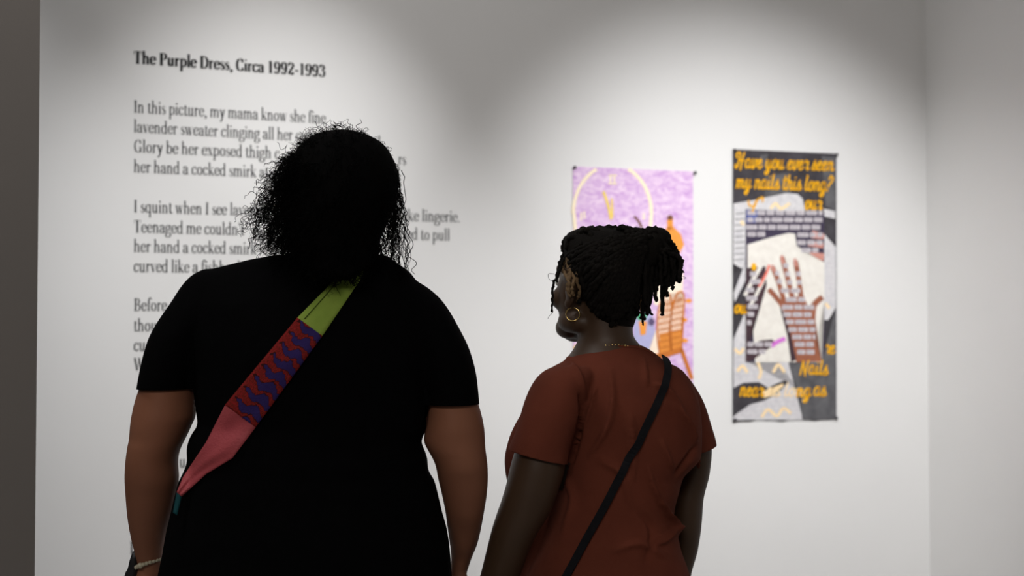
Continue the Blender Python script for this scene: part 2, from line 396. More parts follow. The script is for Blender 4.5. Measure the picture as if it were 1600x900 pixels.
def cloth(mb, x0, x1, ytl, ytr, ybl, ybr, off, mi, wav=1.2, nx=40, ny=60):
    """hanging cloth with a slightly rippled hem; front, back and closed edges"""
    vs_ = []; fs_ = []
    for s in (0, 1):
        for j in range(ny + 1):
            for i in range(nx + 1):
                u = i / nx; v = j / ny
                yt = ytl + (ytr - ytl) * u; yb = ybl + (ybr - ybl) * u + wav * math.sin(u * 17) + 0.6 * wav * math.sin(u * 41 + 1)
                if u in (0.0, 1.0): yb += 2
                yy = yt + (yb - yt) * v; ripple = 0.0006 * max(0, v - 0.94) / 0.06 * math.sin(u * 23)
                vs_.append(Wp(x0 + (x1 - x0) * u, yy, off + abs(ripple) - (0.0015 if s else 0)))
    N = (nx + 1) * (ny + 1)
    idx = lambda i, j, s: s * N + j * (nx + 1) + i
    for j in range(ny):
        for i in range(nx):
            fs_.append((idx(i,j,0), idx(i,j+1,0), idx(i+1,j+1,0), idx(i+1,j,0))); fs_.append((idx(i,j,1), idx(i+1,j,1), idx(i+1,j+1,1), idx(i,j+1,1)))
    for i in range(nx):
        fs_.append((idx(i,0,0), idx(i+1,0,0), idx(i+1,0,1), idx(i,0,1))); fs_.append((idx(i,ny,0), idx(i,ny,1), idx(i+1,ny,1), idx(i+1,ny,0)))
    for j in range(ny):
        fs_.append((idx(0,j,0), idx(0,j,1), idx(0,j+1,1), idx(0,j+1,0))); fs_.append((idx(nx,j,0), idx(nx,j+1,0), idx(nx,j+1,1), idx(nx,j,1)))
    mb.add(vs_, fs_, mi)
M_PIN = mat('pin_steel', (70, 66, 72), 0.4, 0.5, 0.6, noise=((80, 76, 80), 50, 0.3))
def pin(x, y, parent):
    mb = MB(); c = Wp(x, y, 0.001)
    tube(mb, [c, c + NV * 0.008], 0.0028, 10); tube(mb, [c + NV * 0.007, c + NV * 0.010], 0.0055, 12)
    return mb.build('pin', M_PIN, parent)

# script letters for the second banner: slanted rounded strokes
def sc_(*p): return [(a, b) for a, b in p]
SCR = {
 'a': (.72, [sc_((.5,.85),(.3,.98),(.1,.7),(.12,.2),(.3,.02),(.5,.3),(.53,.95)), sc_((.53,.95),(.5,.3),(.6,.04),(.76,.2))]),
 'c': (.6, [sc_((.5,.82),(.3,.98),(.1,.6),(.16,.12),(.36,.03),(.62,.25))]),
 'e': (.6, [sc_((.12,.45),(.36,.55),(.44,.82),(.28,.98),(.1,.65),(.14,.15),(.34,.03),(.62,.28))]),
 'g': (.72, [sc_((.5,.85),(.3,.98),(.1,.7),(.12,.2),(.3,.04),(.5,.3),(.54,.95)), sc_((.54,.95),(.48,-.2),(.3,-.6),(.1,-.45),(.3,-.15),(.74,.25))]),
 'h': (.74, [sc_((.16,1.6),(.14,.02)), sc_((.14,.5),(.36,.96),(.52,.8),(.5,.15),(.62,.04),(.78,.22))]),
 'i': (.42, [sc_((.16,.95),(.14,.2),(.24,.03),(.46,.22)), sc_((.2,1.32),(.21,1.36))]),
 'l': (.42, [sc_((.18,1.6),(.14,.3),(.24,.03),(.46,.22))]),
 'm': (1.05, [sc_((.12,.95),(.12,.03)), sc_((.12,.5),(.32,.95),(.44,.75),(.42,.03)), sc_((.42,.5),(.64,.95),(.78,.75),(.76,.2),(.88,.03),(1.08,.22))]),
 'n': (.74, [sc_((.12,.95),(.12,.03)), sc_((.12,.5),(.34,.96),(.5,.78),(.48,.2),(.6,.03),(.78,.22))]),
 'o': (.66, [sc_((.32,.98),(.12,.75),(.12,.2),(.32,.02),(.52,.3),(.5,.78),(.32,.98),(.5,.9),(.7,.82))]),
 'r': (.58, [sc_((.12,.8),(.22,1.05),(.28,.88),(.5,.86),(.4,.25),(.5,.03),(.64,.2))]),
 's': (.58, [sc_((.08,.1),(.3,1.05),(.32,.8),(.48,.4),(.36,.04),(.14,.06)), sc_((.36,.04),(.5,.08),(.62,.22))]),
 't': (.44, [sc_((.2,1.45),(.15,.3),(.26,.03),(.46,.22)), sc_((.02,1.02),(.42,1.06))]),
 'u': (.74, [sc_((.12,.95),(.11,.3),(.24,.03),(.42,.2),(.5,.95)), sc_((.5,.95),(.48,.25),(.58,.03),(.78,.22))]),
 'v': (.66, [sc_((.1,.95),(.18,.1),(.3,.03),(.5,.5),(.46,.95),(.7,.85))]),
 'y': (.72, [sc_((.12,.95),(.11,.35),(.26,.05),(.44,.25),(.52,.95)), sc_((.52,.95),(.46,-.2),(.28,-.6),(.1,-.45),(.3,-.15),(.74,.25))]),
 'H': (1.1, [sc_((.02,.35),(.1,.02),(.26,.1),(.4,1.5),(.1,1.62),(-.02,1.3),(.12,1.1)), sc_((.85,1.65),(.72,.9),(.66,-.2)), sc_((.3,.72),(.6,.85),(.95,.8))]),
 'N': (.95, [sc_((.1,-.1),(.2,1.45)), sc_((.2,1.45),(.5,.3),(.66,-.2)), sc_((.62,.0),(.78,1.5))]),
 'D': (.9, [sc_((-.25,.9),(-.1,.4),(.2,.35),(.3,.9),(.7,1.25),(.75,.8)), sc_((.36,1.0),(.2,-.2))]),
 '?': (.7, [sc_((.15,1.3),(.35,1.65),(.6,1.4),(.5,1.0),(.25,.7),(.2,.45)), sc_((.14,.03),(.15,.06))]),
 ' ': (.36, []),
}
def script_line(mb, text, pl, pr, xh, wpx, off, mi, slant=0.16):
    adv = sum(SCR[c][0] for c in text); x = 0.0
    for ch in text:
        for st in SCR[ch][1]:
            c = catmull([(a, b, 0) for a, b in st], 5)
            pts = []
            for p in c:
                t = (x + p.x + slant * p.y) / adv
                pts.append((pl[0] + (pr[0] - pl[0]) * t, pl[1] + (pr[1] - pl[1]) * t - p.y * xh))
            vs_, fs_ = strip(pts, lambda d, t: wpx)
            mb.add([Wp(p.x, p.y, off) for p in vs_], fs_, mi)
            for e in (pts[0], pts[-1]):
                poly(mb, [(e[0] + wpx/2*math.cos(a), e[1] + wpx/2*math.sin(a)) for a in [2*math.pi*i/10 for i in range(10)]], off, mi)
        x += SCR[ch][0]

# --- lavender banner
lav = mat('lavender_print', (240, 216, 238), 0.9, 0.1, noise=((202, 158, 214), 30.0, 0.2))
_n = [n for n in lav.node_tree.nodes if n.type == 'TEX_NOISE'][0]; _n.inputs['Distortion'].default_value = 1.2; _n.inputs['Detail'].default_value = 5
_mp = lav.node_tree.nodes.new('ShaderNodeMapping'); _mp.inputs['Scale'].default_value = (1, 1, 1.9)
_tc = [n for n in lav.node_tree.nodes if n.type == 'TEX_COORD'][0]
lav.node_tree.links.new(_tc.outputs['Object'], _mp.inputs['Vector']); lav.node_tree.links.new(_mp.outputs['Vector'], _n.inputs['Vector'])
M1 = [lav, M_flat('pale_yellow_print', (250, 230, 200)), M_flat('yellow_print', (236, 205, 110)), M_flat('orange_print', (232, 150, 66)),
      M_flat('brown_orange_print', (196, 112, 48)), M_flat('cream_print', (250, 226, 206)), M_flat('green_print', (70, 160, 110)),
      M_flat('grey_blue_print', (172, 170, 208)), M_flat('brown_print', (120, 82, 60)), M_flat('dark_violet_print', (92, 80, 112))]
ban1 = thing('fabric_banner', 'lavender fabric banner with a yellow clock and orange chair, behind the woman in rust', 'banner', Wp(990, 640, 0.0))
mb = MB(); O0 = 0.004; s1 = 0.0008
cloth(mb, 895.5, 1083, 260, 268, 648, 646, O0, 0)
ring = [(957 + 61*math.cos(a), 334 + 76*math.sin(a)) for a in [math.radians(g) for g in range(-180, 1, 6)]]
ring = [p for p in ring if p[1] > 264]
brush(mb, [p for p in ring if p[0] < 957], 5.5, O0 + s1, 1); brush(mb, [p for p in ring if p[0] > 957], 5.5, O0 + s1, 1)
brush(mb, [(897, 334), (901, 370), (915, 395)], 5.5, O0 + s1, 1); brush(mb, [(1018, 334), (1014, 366), (1000, 392)], 5.5, O0 + s1, 1)
for x, y, h in ((954, 280, 14), (960, 280, 14), (908, 338, 12), (913, 336, 12), (1006, 338, 10)): brush(mb, [(x, y - h/2), (x, y + h/2)], 2.6, O0 + s1, 1)
brush(mb, [(951, 274), (964, 274)], 2.4, O0 + s1, 1); brush(mb, [(951, 287), (964, 287)], 2.4, O0 + s1, 1)
brush(mb, [(943, 299), (950, 320), (955, 343)], 4.2, O0 + 2*s1, 2); brush(mb, [(956, 310), (957, 340)], 3.2, O0 + 2*s1, 2)
brush(mb, [(991, 338), (998, 346), (1003, 356)], 3.5, O0 + s1, 8); blob(mb, 995, 361, 7, 7, O0 + s1, 9)
brush(mb, [(1047, 341), (1047, 362)], 9, O0 + s1, 3); blob(mb, 1047, 340, 4.5, 4, O0 + 2*s1, 8)
poly(mb, [(1042, 354), (1052, 354), (1064, 366), (1069, 382), (1062, 396), (1046, 400), (1036, 390), (1035, 372)], O0 + s1, 3)
poly(mb, [(1020, 430), (1044, 408), (1062, 410), (1068, 430), (1066, 470), (1052, 480), (1022, 476)], O0 + s1, 5)
poly(mb, [(990, 488), (1018, 486), (1024, 520), (1014, 556), (990, 548)], O0 + s1, 7)
blob(mb, 1003, 495, 8, 6, O0 + 2*s1, 6); poly(mb, [(998, 502), (1011, 502), (1009, 522), (1001, 524)], O0 + 2*s1, 3); blob(mb, 1018, 503, 5, 6, O0 + 2*s1, 9)
poly(mb, [(1026, 512), (1032, 470), (1042, 460), (1052, 466), (1062, 456), (1069, 462), (1068, 500), (1066, 548), (1024, 562), (1012, 552)], O0 + s1, 5)
for off_, c_ in ((0, 4),):
    brush(mb, [(1032, 560), (1027, 520), (1030, 480), (1041, 460), (1049, 470), (1047, 520), (1049, 548)], 2.8, O0 + 3*s1, 4)
    brush(mb, [(1049, 548), (1048, 500), (1053, 470), (1062, 456), (1069, 464), (1067, 510), (1065, 546)], 2.8, O0 + 3*s1, 4)
poly(mb, [(1030, 522), (1066, 514), (1065, 548), (1030, 560)], O0 + 1.5*s1, 3)
for k in range(9):
    y = 474 + k * 9.5
    brush(mb, [(1029, y + 4), (1048, y)], 1.7, O0 + 2.5*s1, 4); brush(mb, [(1049, y - 2), (1067, y - 6)], 1.7, O0 + 2.5*s1, 4)
for k in range(4):
    brush(mb, [(1032 + k*4.5, 560), (1031 + k*4.3, 515), (1035 + k*3.4, 468)], 1.5, O0 + 2.5*s1, 4)
    brush(mb, [(1052 + k*4.2, 546), (1052 + k*4.2, 500), (1055 + k*3.4, 464)], 1.5, O0 + 2.5*s1, 4)
poly(mb, [(1014, 556), (1066, 542), (1068, 550), (1020, 564)], O0 + 3*s1, 4)
brush(mb, [(1065, 546), (1072, 566), (1081, 592)], 6, O0 + 3*s1, 4)
for x, y in ((1076, 470), (1069, 500), (1070, 532)): blob(mb, x, y, 5, 3.5, O0 + s1, 3)
brush(mb, [(898, 540), (905, 548), (903, 570)], 9, O0 + s1, 2)
mb.build('printed_cloth', M1, ban1, False)
for x, y in ((896.5, 262), (1084.5, 270)): pin(x, y, ban1)

# --- nails banner
M2 = [M_flat('charcoal_print', (56, 53, 56), (78, 75, 80), 22, 0.22), M_flat('amber_print', (240, 172, 20), (248, 186, 40)), M_flat('newsprint', (222, 219, 220), (200, 198, 202), 60, 0.2),
      M_flat('dark_violet_page', (62, 55, 74)), M_flat('cream_paper_print', (240, 236, 228), (226, 220, 212), 40, 0.25), M_flat('word_print', (216, 209, 212), (190, 183, 190), 200, 0.3),
      M_flat('brown_skin_print', (166, 104, 78), (146, 92, 76), 40, 0.3), M_flat('dark_skin_print', (84, 62, 66), (64, 52, 60), 40, 0.3), M_flat('magenta_nail', (206, 112, 204)),
      M_flat('ghost_amber', (250, 216, 168)), M_flat('mid_grey_print', (112, 111, 114), (80, 79, 82), 26, 0.25), M_flat('blue_print', (70, 84, 150)), M_flat('red_print', (226, 120, 104)), M_flat('rose_skin_print', (196, 136, 124))]
ban2 = thing('fabric_banner', 'tall charcoal collage banner with amber script lettering and two hands, nearest the right corner', 'banner', Wp(1226, 660, 0.0))
mb = MB(); s = 0.0007
cloth(mb, 1145, 1307, 233, 240, 658, 655, O0, 0)
A = lambda k: O0 + s * k
# grey photographic patches near the top
poly(mb, [(1188, 243), (1200, 240), (1196, 262), (1186, 258)], A(1), 10); poly(mb, [(1195, 275), (1232, 270), (1236, 303), (1195, 309)], A(1), 10)
poly(mb, [(1284, 244), (1306, 246), (1306, 330), (1290, 322)], A(1), 10)
# newspapers
poly(mb, [(1146, 318), (1176, 313), (1228, 302), (1246, 303), (1254, 310), (1258, 330), (1258, 335), (1166, 335), (1166, 400), (1160, 420), (1146, 412)], A(1.2), 2)
poly(mb, [(1287, 326), (1305, 330), (1305, 342), (1288, 338)], A(1.2), 2)
poly(mb, [(1288, 366), (1306, 386), (1306, 480), (1294, 500), (1288, 500)], A(1.2), 2)
poly(mb, [(1146, 458), (1164, 412), (1172, 412), (1172, 424), (1148, 472)], A(1.2), 2)
poly(mb, [(1146, 530), (1164, 488), (1168, 488), (1168, 566), (1224, 566), (1232, 566), (1246, 608), (1254, 656), (1146, 656)], A(1.2), 2)
for k in range(9): brush(mb, [(1148, 334 + k*9), (1163, 333 + k*9)], 1.2, A(1.6), 10)
for k in range(14): brush(mb, [(1291, 392 + k*6.5), (1304, 392 + k*6.5)], 0.8, A(1.6), 5)
for k in range(15): brush(mb, [(1148, 552 + k*7), (1232 + k*1.2, 550 + k*7)], 0.9, A(1.6), 5)
# page of words
poly(mb, [(1165, 327), (1288, 332), (1288, 420), (1288, 566), (1232, 566), (1165, 566)], A(1.8), 3)
poly(mb, [(1166, 328), (1184, 329), (1182, 348), (1166, 348)], A(2.1), 11)
poly(mb, [(1270, 360), (1288, 366), (1287, 374), (1268, 372)], A(2.1), 13); poly(mb, [(1266, 376), (1287, 380), (1286, 388), (1262, 384)], A(2.1), 13); poly(mb, [(1264, 394), (1288, 396), (1287, 408), (1272, 404)], A(2.1), 13)
# cream paper and hands
poly(mb, [(1168, 382), (1204, 371), (1232, 364), (1242, 365), (1245, 384), (1256, 396), (1288, 410), (1288, 470), (1286, 480), (1278, 520), (1284, 566), (1180, 566), (1172, 450), (1168, 430)], A(2.5), 4)
poly(mb, [(1165, 420), (1172, 418), (1196, 416), (1198, 446), (1188, 480), (1176, 506), (1170, 540), (1165, 566)], A(2.8), 7)
brush(mb, [(1164, 462), (1175, 440), (1190, 414)], 6, A(3.2), 4); brush(mb, [(1170, 482), (1184, 456), (1200, 424)], 5, A(3.2), 4)
brush(mb, [(1186, 448), (1197, 428), (1202, 414)], 4, A(3.3), 12)
poly(mb, [(1165, 545), (1188, 532), (1206, 530), (1214, 536), (1196, 548), (1176, 563), (1165, 565)], A(3.4), 7)
brush(mb, [(1205, 541), (1215, 534), (1227, 529)], 6.5, A(3.8), 8)
blob(mb, 1178, 417, 4, 6, A(3.4), 1)
# right hand
for pts, w_ in (([(1207, 417), (1216, 440), (1226, 474)], 7.5), ([(1222, 402), (1230, 432), (1240, 474)], 8), ([(1243, 408), (1248, 436), (1253, 474)], 8), ([(1201, 452), (1212, 464), (1228, 484)], 8), ([(1285, 464), (1274, 474), (1262, 492)], 9)):
    brush(mb, pts, w_, A(3.0), 6)
poly(mb, [(1221, 472), (1236, 464), (1256, 462), (1262, 478), (1276, 474), (1274, 500), (1274, 532), (1284, 565), (1244, 566), (1236, 524), (1226, 492)], A(3.1), 6)
poly(mb, [(1218, 478), (1226, 490), (1236, 524), (1244, 562), (1236, 566), (1230, 524)], A(3.3), 7)
for pts in ([(1206, 414), (1210, 424)], [(1221, 399), (1224, 412)], [(1242, 404), (1244, 416)]): brush(mb, pts, 4.5, A(3.6), 13)
# words printed across the page and the hands (too soft to read in the photograph: plain word shapes)
rw = random.Random(3)
def words(y, x0, x1):
    x = x0
    while x < x1 - 4:
        w_ = min(rw.choice([9, 13, 15, 17, 12]), x1 - x)
        poly(mb, [(x, y - 3.6), (x + w_, y - 3.4), (x + w_, y + 3.6), (x, y + 3.4)], A(4.0), 5)
        for q in range(1, int(w_ / 2.6)): poly(mb, [(x + q*2.6 - .3, y - 2.2), (x + q*2.6 + .3, y - 2.2), (x + q*2.6 + .3, y + 2.2), (x + q*2.6 - .3, y + 2.2)], A(4.3), 3)
        x += w_ + 2.4
for y, a, b in ((332.5, 1168, 1285), (343.5, 1168, 1285), (355, 1166, 1285), (366, 1168, 1200), (367, 1246, 1285), (379, 1246, 1285), (391, 1252, 1282), (428, 1172, 1182), (440, 1172, 1190), (453, 1166, 1180), (466, 1166, 1188), (479, 1168, 1184), (491, 1168, 1178), (504, 1167, 1174),
                (427, 1211, 1218), (440, 1214, 1222), (415, 1224, 1232), (428, 1227, 1234), (441, 1230, 1238), (428, 1244, 1251), (441, 1245, 1253), (454, 1220, 1254), (468, 1228, 1258), (480, 1222, 1272), (491.5, 1224, 1272), (503, 1228, 1272), (515, 1232, 1274), (526.5, 1238, 1274), (538, 1242, 1276), (550, 1246, 1276), (538, 1168, 1206), (549.5, 1168, 1196)):
    words(y, a, b)
# lower right grey and the lower finger
poly(mb, [(1232, 567), (1284, 567), (1288, 552), (1306, 480), (1306, 655), (1255, 656), (1246, 608)], A(1.9), 10)
poly(mb, [(1146, 606), (1162, 598), (1186, 597), (1200, 606), (1216, 598), (1228, 594), (1230, 598), (1222, 608), (1206, 620), (1194, 626), (1172, 632), (1146, 650)], A(2.4), 0)
poly(mb, [(1192, 612), (1206, 606), (1224, 599), (1224, 604), (1206, 617), (1194, 622)], A(2.8), 9)
# amber script
T_ = 5.0
script_line(mb, 'Have you ever seen', (1148, 262), (1302, 267), 14.5, 2.6, A(T_), 1)
script_line(mb, 'my nails this long?', (1149, 294), (1300, 299), 14.5, 2.6, A(T_), 1)
script_line(mb, 'D', (1172, 327), (1192, 327), 15, 2.6, A(T_), 1)
script_line(mb, 'our', (1257, 327), (1283, 328), 14, 2.9, A(1.7), 1)
script_line(mb, 'ou', (1147, 489), (1165, 490), 13, 3.0, A(T_), 1)
script_line(mb, 're', (1288, 552), (1304, 553), 13, 2.6, A(T_), 1)
script_line(mb, 'Nails', (1249, 584), (1293, 586), 14, 2.6, A(T_), 1)
script_line(mb, 'near', (1155, 619), (1192, 620), 14, 2.9, A(T_), 1)
script_line(mb, 'as long', (1196, 619), (1266, 620), 13.5, 2.2, A(2.9), 9)
script_line(mb, 'ng', (1244, 620), (1266, 620), 13.5, 2.9, A(T_), 1)
script_line(mb, 'as', (1270, 618), (1290, 619), 14, 2.9, A(T_), 1)
for pts in ([(1152, 580), (1160, 572), (1168, 582)], [(1184, 566), (1189, 580), (1186, 592)], [(1208, 582), (1216, 570), (1226, 582)], [(1190, 652), (1200, 640), (1214, 650), (1224, 638), (1236, 646)], [(1148, 545), (1156, 552), (1162, 544)], [(1158, 345), (1162, 352)], [(1204, 326), (1212, 318), (1220, 326), (1234, 318)], [(1290, 474), (1296, 482)]):
    brush(mb, pts, 4.5, A(2.0), 9)
mb.build('printed_cloth', M2, ban2, False)
for x, y in ((1146.5, 235), (1305.5, 242), (1147, 656), (1305, 653)): pin(x, y, ban2)

# ------------------------------------------------------------------ people
M_SKIN1 = mat('brown_skin', (150, 100, 76), 0.62, 0.25, noise=((138, 90, 68), 9.0, 0.3), bump=(500, 0.08))
M_SKIN2 = mat('deep_brown_skin', (74, 54, 38), 0.5, 0.4, noise=((66, 48, 34), 9.0, 0.3), bump=(500, 0.08))
M_BLACK = mat('black_jersey', (8, 8, 9), 0.95, 0.03, noise=((6, 6, 7), 30, 0.3), bump=(700, 0.2))
M_RUST = mat('rust_jersey', (114, 59, 44), 0.95, 0.1, noise=((98, 50, 37), 14.0, 0.3), bump=(600, 0.3))
M_HAIR1 = mat('black_curls', (5, 5, 5), 0.85, 0.03, noise=((8, 7, 7), 20, 0.3))
M_HAIR2 = mat('black_locs', (17, 15, 14), 0.85, 0.1, noise=((26, 23, 20), 60, 0.3), bump=(300, 0.6))
M_TAN = mat('tan_loc_tips', (128, 104, 76), 0.8, 0.15, noise=((96, 76, 54), 60, 0.3), bump=(300, 0.6))
M_JEAN = mat('dark_denim', (40, 44, 58), 0.9, 0.1, noise=((34, 38, 50), 30, 0.3), bump=(500, 0.3))
M_SHOE = mat('dark_shoe', (30, 29, 28), 0.6, 0.3, noise=((36, 35, 34), 30, 0.3))
M_GOLD = mat('gold', (222, 190, 120), 0.25, 0.5, 1.0, noise=((230, 200, 132), 30, 0.3))
M_BEAD = mat('stone_beads', (190, 184, 160), 0.45, 0.5, noise=((160, 152, 130), 60, 0.3))
M_EYE = mat('eye_white', (226, 222, 214), 0.3, 0.5, noise=((220, 214, 206), 30, 0.3))

def head(mb, c, fwd, scale=1.0, tilt=0.0, roll=0.0):
    """continuous head: cranium, face, brow, cheeks, nose, lips, chin, ears. fwd = yaw of the face (0 = away from the viewer, + = to the left)"""
    R = Matrix.Rotation(fwd, 3, 'Z') @ Matrix.Rotation(tilt, 3, 'X') @ Matrix.Rotation(roll, 3, 'Y')
    c = Vector(c)
    def e(p, r, rot=None): ellipsoid(mb, c + R @ (Vector(p) * scale), [q * scale for q in r], R @ rot if rot is not None else R)
    e((0, -.012, .035), (.076, .095, .088)); e((0, .03, -.02), (.066, .066, .09)); e((0, .045, -.06), (.05, .05, .055))
    e((0, .068, -.098), (.029, .028, .023)); e((-.024, .062, -.09), (.024, .032, .024)); e((.024, .062, -.09), (.024, .032, .024)); e((0, .07, .035), (.052, .028, .022))
    for sx in (-1, 1):
        e((sx*.04, .062, -.028), (.026, .028, .026)); e((sx*.046, .02, -.075), (.022, .045, .024))
        e((sx*.078, -.006, -.008), (.009, .02, .033), Matrix.Rotation(sx*.3, 3, 'Z')); e((sx*.078, .0, -.036), (.008, .01, .012))
        e((sx*.014, .099, -.034), (.01, .011, .009))
    e((0, .1, -.012), (.01, .016, .028)); e((0, .11, -.03), (.013, .013, .012))
    e((0, .094, -.06), (.024, .013, .008)); e((0, .092, -.073), (.021, .013, .009))
    return R
def hand(mb, wrist, down, thumb, palm, s=1.0, curl=0.45, rw_=0.024):
    """palm, four unequal bent fingers and a thumb from the side of the palm"""
    w_ = Vector(wrist); d = Vector(down).normalized(); t = Vector(thumb); t = (t - d * t.dot(d)).normalized(); n = Vector(palm); n = (n - d*n.dot(d) - t*n.dot(t)).normalized()
    for k in range(4):                      # palm slabs
        x = (k - 1.5) * .0195 * s
        tube(mb, [w_ + t*x*.6, w_ + d*.045*s + t*x + n*.002, w_ + d*.092*s + t*x], [.017*s, .0155*s, .0125*s], 10)
    L = [.068, .076, .072, .056]
    for k in range(4):
        x = (1.5 - k) * .0195 * s; p = w_ + d*.088*s + t*x; a = 0.12 + 0.05*k; pts = [p - d*.01*s, p]; l = L[k]*s
        for q, f_ in enumerate((.45, .3, .25)):
            a += curl * (0.7 + .3*q); p = p + (d*math.cos(a) + n*math.sin(a) + t*(1.5-k)*.03) * l * f_; pts.append(p)
        pp = catmull(pts, 3); tube(mb, pp, [.0092*s - .0028*s*i/(len(pp)-1) for i in range(len(pp))], 8)
    p = w_ + d*.022*s + t*.022*s; pts = [p, p + (d*.7 + t*.65 + n*.2)*.032*s, p + (d*.8 + t*.5 + n*.35)*.06*s + n*.006, p + (d*.95 + t*.35 + n*.5)*.082*s + n*.012]
    pp = catmull(pts, 4); tube(mb, pp, [.0135*s - .0055*s*i/(len(pp)-1) for i in range(len(pp))], 8)
def shoe(mb, px, D, yaw, s=1.0):
    c = P(px, 1600, D); c.z = 0.0; R = Matrix.Rotation(yaw, 3, 'Z')
    def E(p, r): ellipsoid(mb, c + R @ (Vector(p)*s), [q*s for q in r], R)
    prof = [(-.085, .03, .075), (-.06, .038, .082), (0, .038, .075), (.06, .045, .06), (.11, .048, .046), (.15, .042, .04), (.175, .024, .03)]
    n = 20; vs_ = []; fs_ = []
    for y, hw_, h in prof:
        for k in range(n):
            t = 2*math.pi*k/n; zz = h/2 + h/2*math.copysign(abs(math.sin(t))**.7, math.sin(t))
            vs_.append(c + R @ (Vector((hw_*math.copysign(abs(math.cos(t))**.8, math.cos(t)), y, zz + .002))*s))
    for i in range(len(prof)-1):
        for k in range(n):
            k2 = (k+1) % n; fs_.append((i*n+k, i*n+k2, (i+1)*n+k2, (i+1)*n+k))
    fs_.append(tuple(range(n-1, -1, -1))); fs_.append(tuple((len(prof)-1)*n+k for k in range(n)))
    mb.add(vs_, fs_)
def eyes(c, R, scale, parent):
    for sx in (-1, 1):
        mb = MB(); ellipsoid(mb, Vector(c) + R @ (Vector((sx*.031, .083, .008))*scale), [.012*scale]*3, R, 16, 10); mb.build('eye', M_EYE, parent)

# ============ the tall woman in black
D1 = 2.6
woman1 = thing('person', 'taller person in a black T-shirt with loose curly dark hair, seen from behind', 'person', (P(480, 1600, D1).x, D1, 0))
SH1_T = [(399,430,606,-.02,.05),(404,398,612,-.02,.06),(409,380,618,-.015,.07),(416,350,628,-.01,.08),(424,322,640,0,.09),(438,306,650,0,.105),(455,300,664,0,.12),(480,296,676,0,.14),(520,296,682,0,.155),(565,302,678,0,.165),(607,306,673,0,.165),(640,309,673,0,.165),(662,312,669,0,.165),(676,303,664,0,.168),(690,297,658,0,.17),(703,295,663,0,.172),(718,296,668,0,.175),(735,290,669,0,.175),(752,282,679,0,.178),(775,276,685,0,.18),(800,270,691,0,.183),(830,263,699,0,.187),(870,256,704,0,.19),(900,250,706,0,.195),(950,246,712,0,.2),(1010,246,714,0,.2),(1040,248,712,0,.2)]
SL1_L = [(421,318,390,.0,.04),(428,304,400,.0,.055),(441,290,400,.0,.068),(474,268,390,0,.08),(507,246,370,0,.086),(531,234,345,0,.088),(564,225,322,0,.089),(607,217,303,0,.088),(636,213,300,0,.087)]
SL1_R = [(441,570,655,0,.045),(449,590,668,0,.055),(470,605,691,0,.07),(510,625,716,0,.083),(550,645,735,0,.088),(590,656,745,0,.089),(630,666,749,0,.088),(660,666,752,0,.087)]
AR1_L = [(470,290,370,0,.06),(520,256,340,0,.075),(564,234,312,0,.078),(600,223,302,0,.078),(625,214,304,0,.078),(650,208,304,0,.078),(664,206,298,0,.076),(676,205,293,0,.073),(686,204.5,288,.0,.07),(692,202.5,285,0,.069),(705,200.5,279,.003,.069),(722,198.5,276,.01,.07),(748,197,278,.02,.066),(771,198,274,.035,.06),(800,200,267,.055,.053),(835,205,259,.085,.044),(862,211,254,.105,.034),(880,214,253,.12,.028),(900,213,252,.13,.026)]
AR1_R = [(480,600,680,0,.06),(540,640,722,0,.075),(590,668,740,0,.078),(625,669,746,0,.078),(650,668,753,0,.078),(672,664,757,0,.076),(688,662,758,0,.072),(700,667,758.5,.0,.07),(712,674,760,.004,.07),(728,681,762,.01,.07),(745,684,762.5,.02,.066),(770,690,761,.035,.06),(800,696,756.5,.055,.053),(830,700,751,.085,.044),(850,703,746,.1,.036),(875,705,736,.12,.028),(900,701,728,.13,.026)]
NK1 = [(330,468,590,0,.06),(370,466,580,-.005,.062),(400,460,580,-.01,.066),(430,450,604,-.01,.08),(470,430,620,0,.09)]
LEG = lambda xl, xr, xa: [(960,xl,xr,0,.15),(1060,xl+4,xr,0,.15),(1200,xl+20,xr-6,.0,.115),(1330,xl+36,xr-14,.0,.085),(1400,xl+40,xr-22,.01,.08),(1500,xl+46,xr-32,-.005,.068),(1600,xl+60,xr-44,-.01,.05),(1640,xl+62,xr-46,-.01,.05)]
L1a = LEG(256, 478, 0); L1b = LEG(484, 706, 0)
c1 = P(534, 312, D1)
mb = MB()
loft(mb, SH1_T, D1, shrink=.014); loft(mb, AR1_L, D1); loft(mb, AR1_R, D1); loft(mb, NK1, D1)
R1 = head(mb, c1, math.radians(10), 0.95)
wl = P(233, 896, D1 + .13); wr = P(714, 896, D1 + .13)
hand(mb, wl, (0.0, .15, -1), (.35, .9, 0), (.9, -.3, 0), .95, .5); hand(mb, wr, (-.03, .12, -1), (-.35, .9, 0), (-.9, -.3, 0), .95, .5)
for L_rows in (L1a, L1b): loft(mb, L_rows, D1, shrink=.014)
me = fuse(mb, 'body', 0.0045, 5); me.materials.append(M_SKIN1); body1_tree = bvh(me); link('body', me, woman1)
eyes(c1, R1, .95, woman1)
